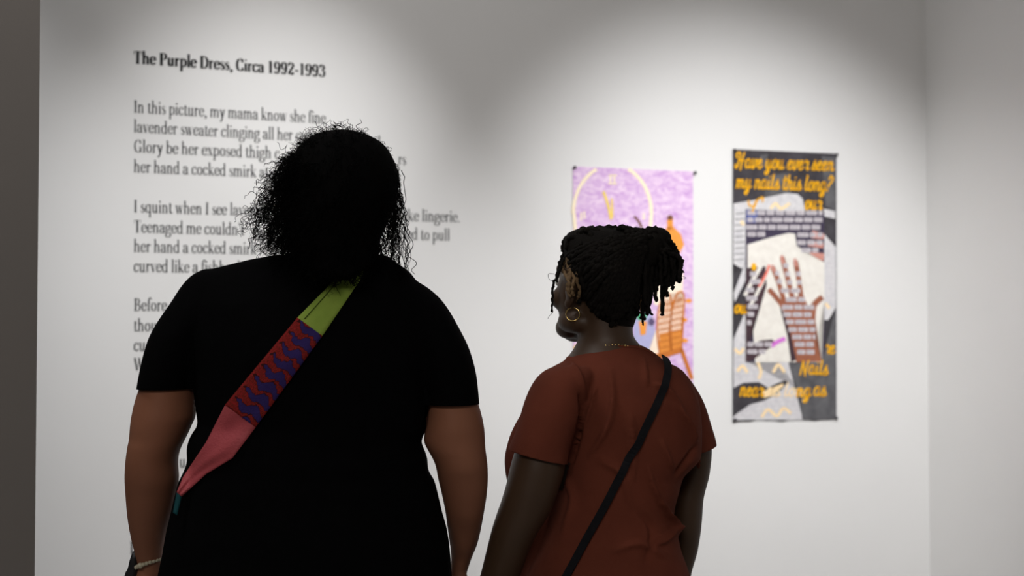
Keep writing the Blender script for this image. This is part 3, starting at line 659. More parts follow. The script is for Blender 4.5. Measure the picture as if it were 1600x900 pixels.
# T-shirt
mb = MB(); loft(mb, SH1_T, D1, power=2.15); loft(mb, SL1_L, D1); loft(mb, SL1_R, D1)
me = fuse(mb, 'shirt', 0.005, 5); me.materials.append(M_BLACK)
xs = P(309, 620, D1).x; zL = P(260, 607, D1).z; cut(me, lambda p: p.x < xs and P(260, 660, D1).z < p.z, (0, 0, zL), (0.0, 0, -1))
xs2 = P(667, 640, D1).x; zR = P(700, 631, D1).z; cut(me, lambda p: p.x > xs2 and P(700, 688, D1).z < p.z, (0, 0, zR), (0, 0, -1))
cut(me, lambda p: p.z < P(0, 1000, D1).z, (0, 0, P(0, 1022, D1).z), (0, 0, -1))
shirt1_tree = bvh(me)
o = link('shirt', me, woman1); md = o.modifiers.new('thickness', 'SOLIDIFY'); md.thickness = .0025; md.offset = -1
mb = MB(); 
for L_rows in (L1a, L1b): loft(mb, L_rows, D1)
loft(mb, [(940,258,704,0,.175),(1010,258,704,0,.178),(1080,262,700,0,.165)], D1)
me = fuse(mb, 'trousers', .008, 4); me.materials.append(M_BLACK); link('trousers', me, woman1)
for px_ in (360, 600):
    mb = MB(); shoe(mb, px_, D1, math.radians(8 if px_ < 500 else -8)); mb.build('shoe', M_SHOE, woman1)

# curly hair: a thick core and several thousand separate curls
HC = [(206,512,556,-.01,.035),(212,494,577,-.012,.06),(224,474,598,-.015,.085),(245,460,613,-.02,.105),(275,450,623,-.025,.118),(305,448,622,-.03,.125),(330,447,612,-.035,.125),(352,447,602,-.045,.115),(375,448,594,-.05,.105),(400,456,590,-.06,.095),(414,472,582,-.1,.055),(426,490,564,-.137,.026),(438,506,550,-.146,.012)]
mb = MB(); loft(mb, HC, D1)
core = fuse(mb, 'hair_core', .006, 3)
bmv = np.array([v.co[:] for v in core.vertices]); bmn = np.array([v.normal[:] for v in core.vertices])
hb = MB(); hb.v = [tuple(p) for p in bmv]; hb.f = [tuple(p.vertices) for p in core.polygons]; hb.m = [0]*len(hb.f)
def curl_strand(mb, root, direc, length, rad, coil, turns, droop, n=None, thick_end=.6):
    """one curl: a loose coil whose turns and width wander along its length"""
    n = n or max(12, int(turns * 9)); d = Vector(direc).normalized(); p = Vector(root); pts = []
    a0 = random.random() * 6.28; st = length / n; spin = random.choice((-1, 1)); an = a0
    wob = Vector((random.gauss(0, 1), random.gauss(0, 1), random.gauss(0, 1))) * .5
    f1, f2 = random.uniform(3, 8), random.uniform(6, 13); p1, p2 = random.random() * 6, random.random() * 6; ecc = random.uniform(.45, 1.0)
    for i in range(n + 1):
        t = i / n
        d = (d + Vector((0, 0, -droop)) * (1 / n) * 3 + wob * math.sin(f1 * .5 * t + p1) / n * 2).normalized()
        u = d.orthogonal().normalized(); v = d.cross(u)
        cr = coil * min(1, t * 5 + .15) * (1 + .45 * math.sin(t * f2 + p2)); an += spin * turns * 6.283 / n * (1 + .55 * math.sin(t * f1 + p1))
        pts.append(p + u * cr * math.cos(an) + v * cr * ecc * math.sin(an)); p = p + d * st
    tube(mb, pts, [rad * (1 - (1 - thick_end) * i / n) for i in range(n + 1)], 3, caps=False)
ids = RNG.integers(0, len(bmv), 3000)
for i in ids:
    p = Vector(bmv[i]); nrm = Vector(bmn[i]); px_, py_ = project(p)
    if py_ > 436 or (py_ > 396 and nrm.y > -.35 and 500 < px_): continue
    rel = (px_ - 534) / 95.0                         # -1 left ... +1 right
    top = max(0, min(1, (300 - py_) / 80.0))
    if rel < -.35:
        ln = random.uniform(.02, .075) * (1 - .35 * top); dr = .4 + (1 - top) * .5; coil = random.uniform(.002, .0055); side = Vector((-.45, -.1 * random.random(), .1))
    elif rel > .3:
        if py_ > 285:
            if random.random() < .82: continue
            ln = random.uniform(.03, .09); dr = 2.8; coil = random.uniform(.002, .005); side = Vector((-.1, -.2, -.5))
        else:
            ln = random.uniform(.006, .02); dr = .8; coil = random.uniform(.001, .003); side = Vector((0, 0, 0))
    else:
        ln = random.uniform(.015, .045); dr = .9 - .4 * top; coil = random.uniform(.002, .0045); side = Vector((-.1, 0, .05))
    if top > .75 and rel <= .3: ln = random.uniform(.01, .034)
    dirv = nrm + side + Vector((random.gauss(0, .3), random.gauss(0, .3), random.gauss(0, .3)))
    curl_strand(hb, p - nrm * .006, dirv, ln, random.uniform(.0004, .0008), coil, max(1.2, ln / random.uniform(.012, .024)), dr)
# long separate curls hanging at the right
for k in range(120):
    y = random.uniform(262, 405); x = np.interp(y, [262, 300, 340, 405], [622, 620, 606, 580]) + random.uniform(-10, 6); d = D1 + random.uniform(-.11, .04)
    endy = random.uniform(395, 438) if random.random() < .7 else random.uniform(y + 30, 400); ln = max(.03, (endy - y) / 855 * 1.12)
    curl_strand(hb, P(x, y, d), (random.uniform(-.1, .24), random.uniform(-.3, .1), random.uniform(-.9, -.4)), ln, random.uniform(.0006, .0012), random.uniform(.0015, .006), ln / random.uniform(.02, .04), 1.6)
# the full mass of curls standing out at the left
for k in range(1250):
    t = random.random(); y = 245 + 142 * t; edge = np.interp(y, [245, 262, 290, 330, 350, 375, 392], [442, 430, 406, 386, 382, 394, 412])
    x = edge + (465 - edge) * random.random() ** .62; d = D1 + random.uniform(-.13, .06)
    curl_strand(hb, P(x + 6, y - 4, d), (random.uniform(-1, .3), random.uniform(-.6, .6), random.uniform(-1, .4)), random.uniform(.018, .05), random.uniform(.0004, .0009), random.uniform(.002, .0055), random.uniform(1.2, 3), .6)
for k in range(260):                                          # curls at the nape that hang over the strap
    x = random.uniform(488, 574); y = random.uniform(400, 432); d = hit(shirt1_tree, x, y + 22, .02, D1 - .12).y - random.uniform(.012, .03)
    curl_strand(hb, P(x, y, d), (random.uniform(-.3, .3), -.5, -1), random.uniform(.01, .022), random.uniform(.0006, .001), random.uniform(.002, .005), random.uniform(1, 2), 1)
hb.build('hair', M_HAIR1, woman1); bpy.data.meshes.remove(core)

# bracelet of round stones on the left wrist
mb = MB(); cb = P(233.5, 880, D1 + .12)
for k in range(26):
    a = 2 * math.pi * k / 26; x = .0255 * math.cos(a); y = .034 * math.sin(a)
    r_ = .0042 if k % 9 else .0058
    ellipsoid(mb, cb + Vector((x, y, x * .36 - y * .12 )), (r_, r_, r_), None, 10, 6)
mb.build('bracelet', M_BEAD, woman1)
# bulky dark watch on the outside of the left wrist
M_WATCH = mat('black_watch', (24, 25, 28), 0.5, 0.4, noise=((28, 29, 32), 40, 0.3))
mb = MB(); loft(mb, [(861,208.5,216,.112,.012),(866,207,218,.113,.018),(876,204,219,.116,.021),(889,200.5,219,.122,.022),(890,199,219,.122,.022),(906,196,218,.128,.021),(914,198,216,.13,.015)], D1, step=3, power=3)
mb.build('watch', M_WATCH, woman1)

# ============ sling bag
def uvmat_knit():
    m = bpy.data.materials.new('red_violet_knit'); m.use_nodes = True; nt = m.node_tree; b = nt.nodes['Principled BSDF']; b.inputs['Roughness'].default_value = .95; b.inputs['Specular IOR Level'].default_value = .1
    N = nt.nodes.new; Lk = nt.links.new
    uvn = N('ShaderNodeUVMap'); uvn.uv_map = 'UVMap'; sep = N('ShaderNodeSeparateXYZ'); Lk(uvn.outputs[0], sep.inputs[0])
    def mth(op, a, b_=None, c=None):
        q = N('ShaderNodeMath'); q.operation = op
        for k, v in enumerate((a, b_, c)):
            if v is None: continue
            if isinstance(v, (int, float)): q.inputs[k].default_value = v
            else: Lk(v, q.inputs[k])
        return q.outputs[0]
    U, Vv = sep.outputs[0], sep.outputs[1]                      # U across, V along
    nz = N('ShaderNodeTexNoise'); nz.inputs['Scale'].default_value = 9; Lk(uvn.outputs[0], nz.inputs['Vector'])
    wob = mth('MULTIPLY', mth('SINE', mth('MULTIPLY', U, 11.0)), .16)
    ph = mth('ADD', mth('ADD', mth('MULTIPLY', Vv, 8.0), wob), mth('MULTIPLY', mth('SUBTRACT', nz.outputs['Fac'], .5), .55))
    wave = mth('SINE', mth('MULTIPLY', ph, 6.2832))
    shape = mth('SUBTRACT', wave, mth('MULTIPLY', mth('ABSOLUTE', mth('SUBTRACT', U, .66)), 3.3))
    mask = mth('GREATER_THAN', shape, -.72)
    edge = mth('SUBTRACT', mth('GREATER_THAN', shape, -1.0), mask)
    n2 = N('ShaderNodeTexNoise'); n2.inputs['Scale'].default_value = 40; Lk(uvn.outputs[0], n2.inputs['Vector'])
    rp = N('ShaderNodeValToRGB'); rp.color_ramp.elements[0].position = .35; rp.color_ramp.elements[1].position = .65
    rp.color_ramp.elements[0].color = lin((146, 34, 36)) + (1,); rp.color_ramp.elements[1].color = lin((96, 34, 26)) + (1,); Lk(n2.outputs['Fac'], rp.inputs['Fac'])
    m1 = N('ShaderNodeMix'); m1.data_type = 'RGBA'; Lk(edge, m1.inputs[0]); Lk(rp.outputs[0], m1.inputs[6]); m1.inputs[7].default_value = lin((58, 22, 24)) + (1,)
    m2 = N('ShaderNodeMix'); m2.data_type = 'RGBA'; Lk(mask, m2.inputs[0]); Lk(m1.outputs[2], m2.inputs[6]); m2.inputs[7].default_value = lin((50, 38, 92)) + (1,)
    Lk(m2.outputs[2], b.inputs['Base Color'])
    bp = N('ShaderNodeBump'); bp.inputs['Strength'].default_value = .5; bp.inputs['Distance'].default_value = .003; Lk(n2.outputs['Fac'], bp.inputs['Height']); Lk(bp.outputs[0], b.inputs['Normal'])
    return m
M_GREEN = mat('lime_suede', (146, 168, 74), .9, .15, noise=((124, 150, 60), 30, .3), bump=(240, .3))
M_PINK = mat('rose_leather', (172, 76, 80), .6, .3, noise=((164, 68, 76), 22, .3), bump=(260, .5))
M_TEAL = mat('teal_cloth', (14, 66, 70), .8, .2, noise=((10, 54, 60), 30, .3))
bag = thing('sling_bag', 'patchwork sling bag worn across the back of the person in black, lime, knit and rose', 'bag', P(300, 800, D1))
def edge_at(tbl, t):
    ts = [r[0] for r in tbl]; return (np.interp(t, ts, [r[1] for r in tbl]), np.interp(t, ts, [r[2] for r in tbl]))
EL = [(0, 548, 412), (.1, 520, 438), (.13, 511, 449), (.25, 464, 497), (.6, 352, 632), (.75, 322, 691), (.92, 286, 745), (1.0, 276, 769)]
ER = [(0, 578, 410), (.1, 567, 431), (.25, 503, 526), (.6, 400, 667), (.75, 363, 716), (.92, 322, 741), (1.0, 284, 776)]
def band(name, m, t0, t1, thick, off, n=40, k=8, wr=0.0):
    vs_ = []; fs_ = []; uvs = []
    depth = []
    for s_ in (0, 1):
        for i in range(n + 1):
            t = t0 + (t1 - t0) * i / n; l = edge_at(EL, t); r = edge_at(ER, t)
            for j in range(k + 1):
                u = j / k; x = l[0] + (r[0] - l[0]) * u; y = l[1] + (r[1] - l[1]) * u
                edge_drop = thick * .5 * (abs(2*u - 1) ** 4)
                bow = wr * math.sin(u * 9 + t * 20) * math.sin(u * math.pi)
                p = hit(shirt1_tree, max(x, 297) if y > 650 else x, y, off, D1)
                dd = p.y; q = P(x, y, dd)
                if s_ == 0: q = P(x, y, dd - thick + edge_drop - bow)
                vs_.append(q); uvs.append((u, (t - t0) / (t1 - t0)))
    N_ = (n + 1) * (k + 1); I = lambda i, j, s_: s_*N_ + i*(k+1) + j
    for i in range(n):
        for j in range(k):
            fs_.append((I(i,j,0), I(i+1,j,0), I(i+1,j+1,0), I(i,j+1,0))); fs_.append((I(i,j,1), I(i,j+1,1), I(i+1,j+1,1), I(i+1,j,1)))
        fs_.append((I(i,0,0), I(i,0,1), I(i+1,0,1), I(i+1,0,0))); fs_.append((I(i,k,0), I(i+1,k,0), I(i+1,k,1), I(i,k,1)))
    for j in range(k):
        fs_.append((I(0,j,0), I(0,j+1,0), I(0,j+1,1), I(0,j,1))); fs_.append((I(n,j,0), I(n,j,1), I(n,j+1,1), I(n,j+1,0)))
    mb = MB(); mb.add(vs_, fs_); o = mb.build(name, m, bag)
    ul = o.data.uv_layers.new(name='UVMap')
    for lp in o.data.loops: ul.data[lp.index].uv = uvs[lp.vertex_index]
    return o
o = band('strap', M_GREEN, 0.06, .252, .004, .004, wr=.0006); o['label'] = 'lime green upper strap section'
o = band('knit_panel', uvmat_knit(), .248, .602, .006, .005, 60, 12, wr=.0008); o['label'] = 'red knit section with violet wavy bands'
o = band('lower_panel', M_PINK, .598, 1.0, .005, .004, 50, 12, wr=.003); o['label'] = 'rose coloured lower section'
# stitched seam along the lime strap
mb = MB(); pts = []
for i in range(30):
    t = .1 + .14 * i / 29; l = edge_at(EL, t); r = edge_at(ER, t); x = l[0] + (r[0]-l[0])*.2; y = l[1] + (r[1]-l[1])*.2
    pts.append(hit(shirt1_tree, x, y, .0088, D1))
tube(mb, pts, .0009, 6); mb.build('seam', mat('dark_thread', (70, 86, 30), .9, .1, noise=((60, 76, 26), 50, .3)), bag)
# teal end that turns round the left hip, and the pouch in front
EL += [(1.08, 270, 801)]; ER += [(1.08, 277, 805)]
o = band('tail', M_TEAL, 1.0, 1.08, .004, .004, 10, 4); o['label'] = 'teal strap end'
cA = P(270, 815, D1); cB = P(691, 815, D1); cxp = (cA.x + cB.x) / 2; rx = (cB.x - cA.x) / 2; ry = .186
vs_ = []; fs_ = []; NT = 40
for i in range(NT + 1):
    f_ = i / NT; th = math.radians(152 - 78 * f_); hgt = .014 + .046 * math.sin(math.pi * min(1, f_ * 1.25 + .05) / 2) * (1 if f_ < .9 else 1 - (f_ - .9) * 4)
    for q in range(12):
        a = 2 * math.pi * q / 12; e = .026 + .014 * math.cos(a); vs_.append((cxp + (rx + e) * math.cos(th), D1 + (ry + e) * math.sin(th), cA.z - .02 + hgt * math.sin(a)))
for i in range(NT):
    for q in range(12): fs_.append((i*12 + q, i*12 + (q+1) % 12, (i+1)*12 + (q+1) % 12, (i+1)*12 + q))
fs_ += [tuple(range(11, -1, -1)), tuple(NT*12 + q for q in range(12))]
mb = MB(); mb.add(vs_, fs_); o = mb.build('pouch', M_TEAL, bag); o['label'] = 'teal pouch at the front of the hip'

# ============ the shorter woman in rust
D2 = 2.75
woman2 = thing('person', 'shorter person in a rust T-shirt with tied-up locs and a hoop earring, looking left', 'person', (P(950, 1600, D2).x, D2, 0))
SH2_T = [(537,930,996,.0,.05),(541,915,1006,0,.06),(548,900,1018,0,.07),(556,890,1029,0,.08),(564,881,1038,0,.09),(574,862,1060,0,.1),(588,852,1074,0,.11),(606,850,1084,.0,.118),(630,854,1092,0,.126),(672,862,1096,.005,.132),(712,868,1095,.01,.134),(730,868,1081,.01,.134),(744,866,1067,.01,.134),(768,862,1060,.01,.134),(804,856,1052,.01,.135),(828,848,1057,.01,.138),(856,836,1063,.01,.142),(896,818,1077,.01,.15),(950,806,1088,.01,.155),(1010,802,1094,.01,.158),(1040,802,1094,.01,.158)]
BU2 = [(640,818,930,.06,.05),(668,802,930,.07,.06),(692,793,930,.075,.065),(720,788,930,.075,.066),(748,791,930,.07,.064),(775,800,930,.06,.06),(830,806,930,.04,.07),(900,806,930,.03,.08)]
SL2_L = [(572,866,925,-.06,.045),(580,849,930,-.07,.058),(596,834,928,-.08,.066),(620,822,922,-.085,.07),(648,813,912,-.09,.072),(672,806,902,-.092,.072),(702,794,892,-.095,.07),(740,784,886,-.1,.068)]
AR2_L = [(600,846,910,-.08,.05),(650,826,900,-.088,.058),(690,810,886,-.093,.06),(712,802,884,-.095,.06),(730,797,883,-.096,.06),(756,791,876,-.096,.058),(780,784,868,-.094,.056),(800,777,860,-.09,.055),(828,768,843,-.085,.052),(860,760,827,-.075,.048),(888,753,817,-.065,.044),(900,750,812,-.06,.043),(940,740,794,-.04,.036),(975,734,778,-.02,.029),(990,733,774,-.015,.027)]
SL2_R = [(576,1036,1064,.05,.04),(600,1040,1083,.06,.055),(628,1050,1099,.075,.062),(668,1062,1112,.085,.064),(694,1070,1119,.09,.064),(730,1074,1121,.095,.062)]
AR2_R = [(620,1054,1092,.075,.045),(670,1066,1107,.088,.05),(700,1066,1112,.092,.052),(740,1056,1108.5,.095,.05),(780,1046,1099,.095,.048),(820,1042,1096,.1,.046),(860,1042,1090,.11,.042),(896,1046,1080,.12,.036),(940,1044,1074,.135,.03),(970,1044,1072,.145,.027)]
NK2 = [(455,905,1004,0,.06),(480,906,997,0,.058),(500,906,991,0,.057),(518,905,988.5,0,.057),(530,903,992,0,.058),(542,898,1004,0,.064),(556,888,1020,0,.075),(580,870,1040,0,.09)]
L2a = LEG(806, 950, 0); L2b = LEG(950, 1092, 0)
SC2 = .92; YAW2 = math.radians(38)
c2 = P(933, 448, D2 + .005)
mb = MB()
loft(mb, SH2_T, D2, shrink=.014); loft(mb, BU2, D2, shrink=.014); loft(mb, AR2_L, D2); loft(mb, AR2_R, D2); loft(mb, NK2, D2)
R2 = head(mb, c2, YAW2, SC2, math.radians(3))
hand(mb, P(753, 985, D2 - .015), (-.08, .3, -1), (.2, .9, .2), (.9, -.1, 0), .88, .5); hand(mb, P(1058, 965, D2 + .145), (-.05, .2, -1), (-.5, .8, 0), (-.8, -.4, 0), .88, .5)
for L_rows in (L2a, L2b): loft(mb, L_rows, D2, shrink=.016)
me = fuse(mb, 'body', 0.0042, 5); me.materials.append(M_SKIN2); body2_tree = bvh(me); link('body', me, woman2)
eyes(c2, R2, SC2, woman2)
mb = MB(); loft(mb, SH2_T, D2, power=2.15); loft(mb, BU2, D2); loft(mb, SL2_L, D2); loft(mb, SL2_R, D2)
me = fuse(mb, 'shirt', 0.0045, 5); me.materials.append(M_RUST)
# folds in the cloth
FOLDS = [([(1006,562),(1010,600)], .003, 5), ([(954,578),(957,632),(947,672),(922,712)], .006, 7), ([(930,604),(920,644),(902,680)], .005, 6), ([(907,612),(911,644),(903,684),(892,722)], -.009, 6),
         ([(1056,634),(1076,662),(1087,690)], .006, 6), ([(1034,690),(1050,730)], .005, 6), ([(1012,732),(1024,772),(1048,812),(1060,834)], .008, 6), ([(1022,850),(1040,842),(1058,824)], .006, 6),
         ([(986,650),(991,712),(986,760)], .004, 7), ([(1086,700),(1070,724),(1056,742)], -.007, 6), ([(888,560),(906,590),(912,625)], .004, 6), ([(880,740),(896,780),(880,830)], .004, 9), ([(1000,800),(1020,830),(1010,880)], -.004, 9), ([(960,860),(1000,850),(1040,870)], .004, 8),
         ([(1024,600),(1046,612),(1066,640)], .004, 6), ([(940,720),(970,740),(985,790)], .004, 9)]
FP = []
for pts, h_, s_ in FOLDS:
    c = np.array([(q.x, q.y) for q in catmull([(a, b, 0) for a, b in pts], 10)]); FP.append((c, h_, s_))
me.update(); co = np.array([v.co[:] for v in me.vertices]); no = np.array([v.normal[:] for v in me.vertices])
front = no[:, 1] < 0.15
pr = np.array([project(p) for p in co])
for c, h_, s_ in FP:
    d2 = ((pr[:, None, :] - c[None, :, :]) ** 2).sum(2); k_ = d2.argmin(1); dist = np.sqrt(d2.min(1))
    fade = np.sin(np.pi * np.clip((k_ + .5) / len(c), 0, 1)) ** .5
    co += no * (2.3 * h_ * np.exp(-(dist / (.62 * s_)) ** 2) * fade * front)[:, None]
me.vertices.foreach_set('co', co.ravel()); me.update()
a_ = P(794, 702, D2 - .1); b_ = P(889, 725, D2 - .1); nn = Vector(((b_.z - a_.z), 0, -(b_.x - a_.x))).normalized()
cut(me, lambda p: p.x < P(893, 700, D2 - .1).x and p.y < D2 - .008 and p.z > P(800, 762, D2).z and (p - a_).dot(Vector((b_.x - a_.x, 0, b_.z - a_.z))) < (b_ - a_).length_squared * 1.02, a_, nn)
a2_ = P(1119, 694, D2 + .09); b2_ = P(1085, 706, D2 + .09); nn2 = Vector((-(b2_.z - a2_.z), 0, (b2_.x - a2_.x))).normalized()
cut(me, lambda p: p.x > P(1097, 700, D2).x and p.z > P(1100, 760, D2 + .09).z, a2_, nn2)
cut(me, lambda p: p.z < P(0, 1000, D2).z, (0, 0, P(0, 1022, D2).z), (0, 0, -1))
shirt2_tree = bvh(me)
o = link('shirt', me, woman2); md = o.modifiers.new('thickness', 'SOLIDIFY'); md.thickness = .0025; md.offset = -1
# collar rib along the back of the neck
mb = MB(); cc = catmull([(898,551,0),(908,546.5,0),(923,543,0),(951,541,0),(984,541,0),(1000,543,0),(1013,548,0),(1024,555,0)], 5)
pts = [hit(shirt2_tree, p.x, p.y + 1, .0005, D2) for p in cc]
for _ in range(4): pts = [pts[0]] + [(pts[i-1] + pts[i]*2 + pts[i+1]) / 4 for i in range(1, len(pts)-1)] + [pts[-1]]
tube(mb, pts, .0035, 8); mb.build('collar', M_RUST, woman2)
mb = MB()
for L_rows in (L2a, L2b): loft(mb, L_rows, D2)
loft(mb, [(940,818,1076,.01,.13),(1010,812,1082,.01,.135),(1080,812,1084,.01,.13)], D2)
me = fuse(mb, 'trousers', .008, 4); me.materials.append(M_JEAN); link('trousers', me, woman2)
for px_ in (880, 1020):
    mb = MB(); shoe(mb, px_, D2, math.radians(40), .92); mb.build('shoe', M_SHOE, woman2)

# locs: cap of roots, locs gathered to a knot at the upper right, ends falling from it
mb = MB()
loft(mb, [(356,906,958,.0,.03),(360,893,985,-.004,.05),(368,884,1004,-.01,.068),(382,880,1010,-.014,.08),(402,882,1010,-.018,.086),(425,888,1008,-.02,.088),(448,900,1005,-.02,.086),(468,908,1002,-.018,.08),(486,914,998,-.012,.072),(504,918,992,-.008,.062),(516,924,988,-.004,.052)], D2 + .01)
loft(mb, [(356,1008,1036,-.02,.02),(362,996,1046,-.02,.03),(374,985,1050,-.02,.04),(390,985,1044,-.02,.042),(408,990,1032,-.02,.035),(424,994,1016,-.02,.02)], D2)
core = fuse(mb, 'cap', .005, 4)
hb = MB(); hb.v = [tuple(v.co) for v in core.vertices]; hb.f = [tuple(p.vertices) for p in core.polygons]; hb.m = [0]*len(hb.f)
cap_tree = bvh(core)
def loc(pts, r0, r1, mi=0, k=7, bump=.22):
    c = catmull(pts, k); n = len(c); ph = random.random()*6
    tube(hb, [p + Vector((random.gauss(0, .0007), random.gauss(0, .0007), random.gauss(0, .0007))) for p in c], [(r0 + (r1 - r0)*i/(n-1)) * (1 + bump*math.sin(i*1.9 + ph) + random.uniform(-.12, .12)) for i in range(n)], 7, mi)
def on_cap(px, py, lift=.003): return hit(cap_tree, px, py, lift, D2)
random.seed(11)
for k in range(64):                                           # along the scalp to the knot
    side = k / 63
    sx, sy = (np.interp(side, [0, .35, .7, 1], [886, 912, 955, 992]) + random.uniform(-4, 4), np.interp(side, [0, .35, .7, 1], [405, 470, 508, 488]) + random.uniform(-18, 4))
    gx, gy = 1002 + random.uniform(-12, 8), 378 + random.uniform(-12, 14); up = random.uniform(-.2, .5)
    pts = []
    for i in range(6):
        t = i / 5; x = sx + (gx - sx)*t; y = sy + (gy - sy)*t - (1 - side) * 26 * math.sin(t*math.pi)*(.4 + up) ; pts.append(on_cap(x, max(y, 362), .0025 + .004*t))
    loc(pts, .0045, .0055)
for k in range(34):                                           # over the top of the head, with bumps along the outline
    x0 = 886 + k * 3.6; y0 = np.interp(x0, [886, 905, 920, 960, 1000, 1012], [378, 364, 360, 358, 364, 366])
    d = D2 + random.uniform(-.05, .05)
    loc([P(x0 + random.uniform(-6, 0), y0 + 14, d), P(x0, y0 + random.uniform(-1, 3), d), P(x0 + 9, y0 + random.uniform(-4, 2), d - .01), P(x0 + 18, y0 + 8, d - .02)], .005, .0055)
for x, y in ((911, 358), (916, 360), (952, 356), (960, 357), (1003, 362)): ellipsoid(hb, P(x, y, D2), (.0075, .0075, .006), None, 10, 7)
# falling ends of the tied locs
ENDS = [(1012,490,0),(1006,498,1),(1016,474,0),(1034,492,0),(1027,470,0),(1042,462,0),(1053,452,0),(1050,436,0),(1064,441,0),(1060,424,0),(1063,428,0),(1057,440,0),(1048,420,0),(1030,440,0),(1022,452,0),(1040,430,0),(1046,446,0),(1036,462,0),(1014,460,0),(1020,432,0),(1060,434,0),(1046,400,0),(1054,424,0)]
for ex, ey, tip in ENDS:
    for rep in range(2):
        jx = random.uniform(-3, 3) * rep; d = D2 - .02 + random.uniform(-.03, .03)
        sx = 1000 + random.uniform(-6, 14); sy = 374 + random.uniform(-6, 10)
        out = max(0, (ex - 1010) / 55.0); top_y = 356 + (1 - out) * 10 + random.uniform(-2, 8)
        mx = sx + (ex - sx) * .6 + 4 * out; my = top_y + 30 * out + 3
        pts = [P(sx, sy, d), P(sx + (mx - sx)*.5, top_y, d), P(mx, my, d - .005), P(ex + jx - 1, my + (ey - my)*.3, d - .008), P(ex + jx + random.uniform(-3, 2), ey - 8 - 14*rep, d - .008), P(ex + jx + random.uniform(-3, 4), ey - 14*rep, d - .008)]
        loc(pts, .0058, .0036, 0, 7)
for k in range(7):                                            # tan curls at the ends
    x = 1004 + random.uniform(-5, 14); y = 470 + random.uniform(-20, 10)
    loc([P(x + 2, y - 24, D2 - .03), P(x, y, D2 - .032), P(x + random.uniform(-3, 3), y + 16, D2 - .03), P(x + random.uniform(-4, 4), y + 28, D2 - .028)], .0028, .0022, k % 2, 7)
for k in range(12):                                           # ragged short ends along the outer edge of the tied locs
    x = random.uniform(1040, 1060); y = np.interp(x, [1040, 1060], [366, 392]) + random.uniform(0, 24); d = D2 - .02 + random.uniform(-.03, .03)
    loc([P(x - 6, y - 6, d), P(x, y, d), P(x + random.uniform(2, 6), y + random.uniform(4, 10), d), P(x + random.uniform(0, 8), y + random.uniform(12, 22), d)], .0034, .0018, 0, 5)
# front locs hanging beside the face
loc([P(912,362,D2), P(893,366,D2), P(882,376,D2), P(880,390,D2), P(884,398,D2)], .0042, .004)
loc([P(906,372,D2), P(886,388,D2), P(876,408,D2), P(870,430,D2), P(864,448,D2), P(863,470,D2), P(862,488,D2)], .0036, .0022)
loc([P(900,380,D2-.02), P(882,404,D2-.02), P(874,424,D2-.02), P(869,442,D2-.02)], .0034, .0026)
fc = lambda x, y: hit(body2_tree, x, y, .006, D2)
for pts in ([(892,392),(886,410),(890,424),(886,438)], [(900,402),(893,420),(898,436),(893,452),(897,462)], [(896,396),(880,412),(882,426),(889,440),(890,458)], [(904,412),(902,436),(906,456),(902,470)], [(888,404),(892,430),(886,448),(892,464)]):
    loc([fc(*p) for p in pts], .0042, .003, 1)
for pts in ([(905,392),(898,410),(902,430),(908,452),(904,474)], [(912,400),(908,430),(914,456),(910,480)], [(908,380),(894,396),(884,408)]):
    loc([on_cap(*p) if p[0] > 905 else fc(*p) for p in pts], .005, .004, 0)
# a few stray hairs
for pts in ([(866,428),(857,428),(858,436),(866,440)], [(864,488),(858,494),(856,498)], [(1062,430),(1072,434),(1068,436)]):
    c = catmull([P(x, y, D2) for x, y in pts], 6); tube(hb, c, .0004, 4)
hb.build('hair', [M_HAIR2, M_TAN], woman2); bpy.data.meshes.remove(core)

# hoop earring, thin chain
mb = MB(); ce = hit(body2_tree, 895, 486, .012, D2 - .05); ce = P(895, 491, ce.y)
cir = [ce + Vector((.0128*math.cos(a), -.004*math.cos(a), .0128*math.sin(a))) for a in [math.radians(g) for g in range(100, 446, 8)]]
tube(mb, cir, .0013, 8); mb.build('earring', M_GOLD, woman2)
mb = MB()
for k in range(60):
    a = 2*math.pi*k/60; cx = P(958, 538, D2)
    ellipsoid(mb, cx + Vector((.058*math.cos(a), .0625*math.sin(a), -.006*abs(math.cos(a)) - .02*max(0, math.sin(a)))), (.0016,)*3 if k % 6 else (.0028,)*3, None, 8, 5)
mb.build('necklace', M_GOLD, woman2)

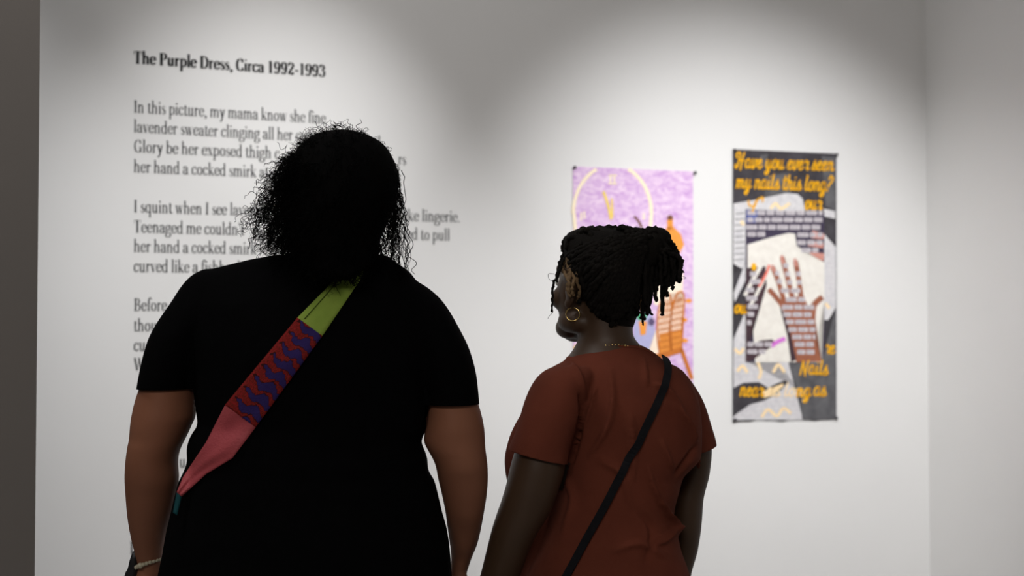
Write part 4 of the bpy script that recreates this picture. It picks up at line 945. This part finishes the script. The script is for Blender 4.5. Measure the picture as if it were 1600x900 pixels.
# ============ thin crossbody bag
M_STRAP = mat('black_webbing', (20, 20, 23), .85, .15, noise=((26, 26, 30), 80, .3), bump=(500, .4))
bag2 = thing('crossbody_bag', 'small bag on a thin black strap crossing the back of the rust T-shirt', 'bag', P(840, 960, D2))
mb = MB()
cc = catmull([(1034,560,0),(1041,576,0),(1038,596,0),(1029,622,0),(1012,658,0),(994,695,0),(972,738,0),(946,790,0),(918,842,0),(892,892,0),(868,936,0),(846,972,0)], 8)
pts = []; nds = []
for p in cc:
    h = shirt2_tree.ray_cast(CAMP, ray(p.x, p.y).normalized())
    if h[0] is None: continue
    pts.append(h[0] + h[1] * .0065); nds.append(h[1])
for _ in range(3): pts = [pts[0]] + [(pts[i-1] + pts[i]*2 + pts[i+1]) / 4 for i in range(1, len(pts)-1)] + [pts[-1]]
for _ in range(2):
    nr = [shirt2_tree.find_nearest(p) for p in pts]; pts = [q[0] + q[1] * .0075 for q in nr]; nds = [q[1] for q in nr]
    for _k in range(4):
        pts = [pts[0]] + [(pts[i-1] + pts[i]*2 + pts[i+1]) / 4 for i in range(1, len(pts)-1)] + [pts[-1]]
        nds = [nds[0]] + [(nds[i-1] + nds[i]*2 + nds[i+1]) / 4 for i in range(1, len(nds)-1)] + [nds[-1]]
vs_ = []; fs_ = []
for i, p in enumerate(pts):
    t = (pts[min(i+1, len(pts)-1)] - pts[max(i-1, 0)]).normalized(); vdir = (CAMP - p).normalized(); sd = t.cross(vdir).normalized(); nd = sd.cross(t).normalized()
    if nd.dot(vdir) < 0: nd = -nd
    nn_ = (nds[i] + vdir * .25).normalized(); sd = t.cross(nn_).normalized(); nd = nn_
    if sd.dot(t.cross(vdir)) < 0: sd = -sd
    hwid = .0072
    vs_ += [p - sd*hwid - nd*.001, p - sd*hwid + nd*.0015, p + sd*hwid + nd*.0015, p + sd*hwid - nd*.001]
for i in range(len(pts)-1):
    for k in range(4): fs_.append((4*i+k, 4*i+(k+1)%4, 4*i+4+(k+1)%4, 4*i+4+k))
fs_ += [(0,1,2,3), tuple(4*(len(pts)-1)+k for k in (3,2,1,0))]
mb.add(vs_, fs_); mb.build('strap', M_STRAP, bag2, False)
mb = MB(); pc = pts[-1] + Vector((-.05, -.06, -.06)); n = 28; vs_ = []; fs_ = []
for yy, sh in ((-.03, .8), (-.024, .97), (0, 1), (.024, .97), (.03, .8)):
    for k in range(n):
        a = 2*math.pi*k/n; ca, sa = math.cos(a), math.sin(a)
        vs_.append(pc + Matrix.Rotation(math.radians(-35), 3, 'Z') @ Vector((.085*sh*math.copysign(abs(ca)**.45, ca), yy, .065*sh*math.copysign(abs(sa)**.45, sa))))
for j in range(4):
    for k in range(n):
        k2 = (k+1) % n; fs_.append((j*n+k, j*n+k2, (j+1)*n+k2, (j+1)*n+k))
fs_ += [tuple(range(n-1, -1, -1)), tuple(4*n+k for k in range(n))]
mb.add(vs_, fs_); mb.build('pouch', M_STRAP, bag2)
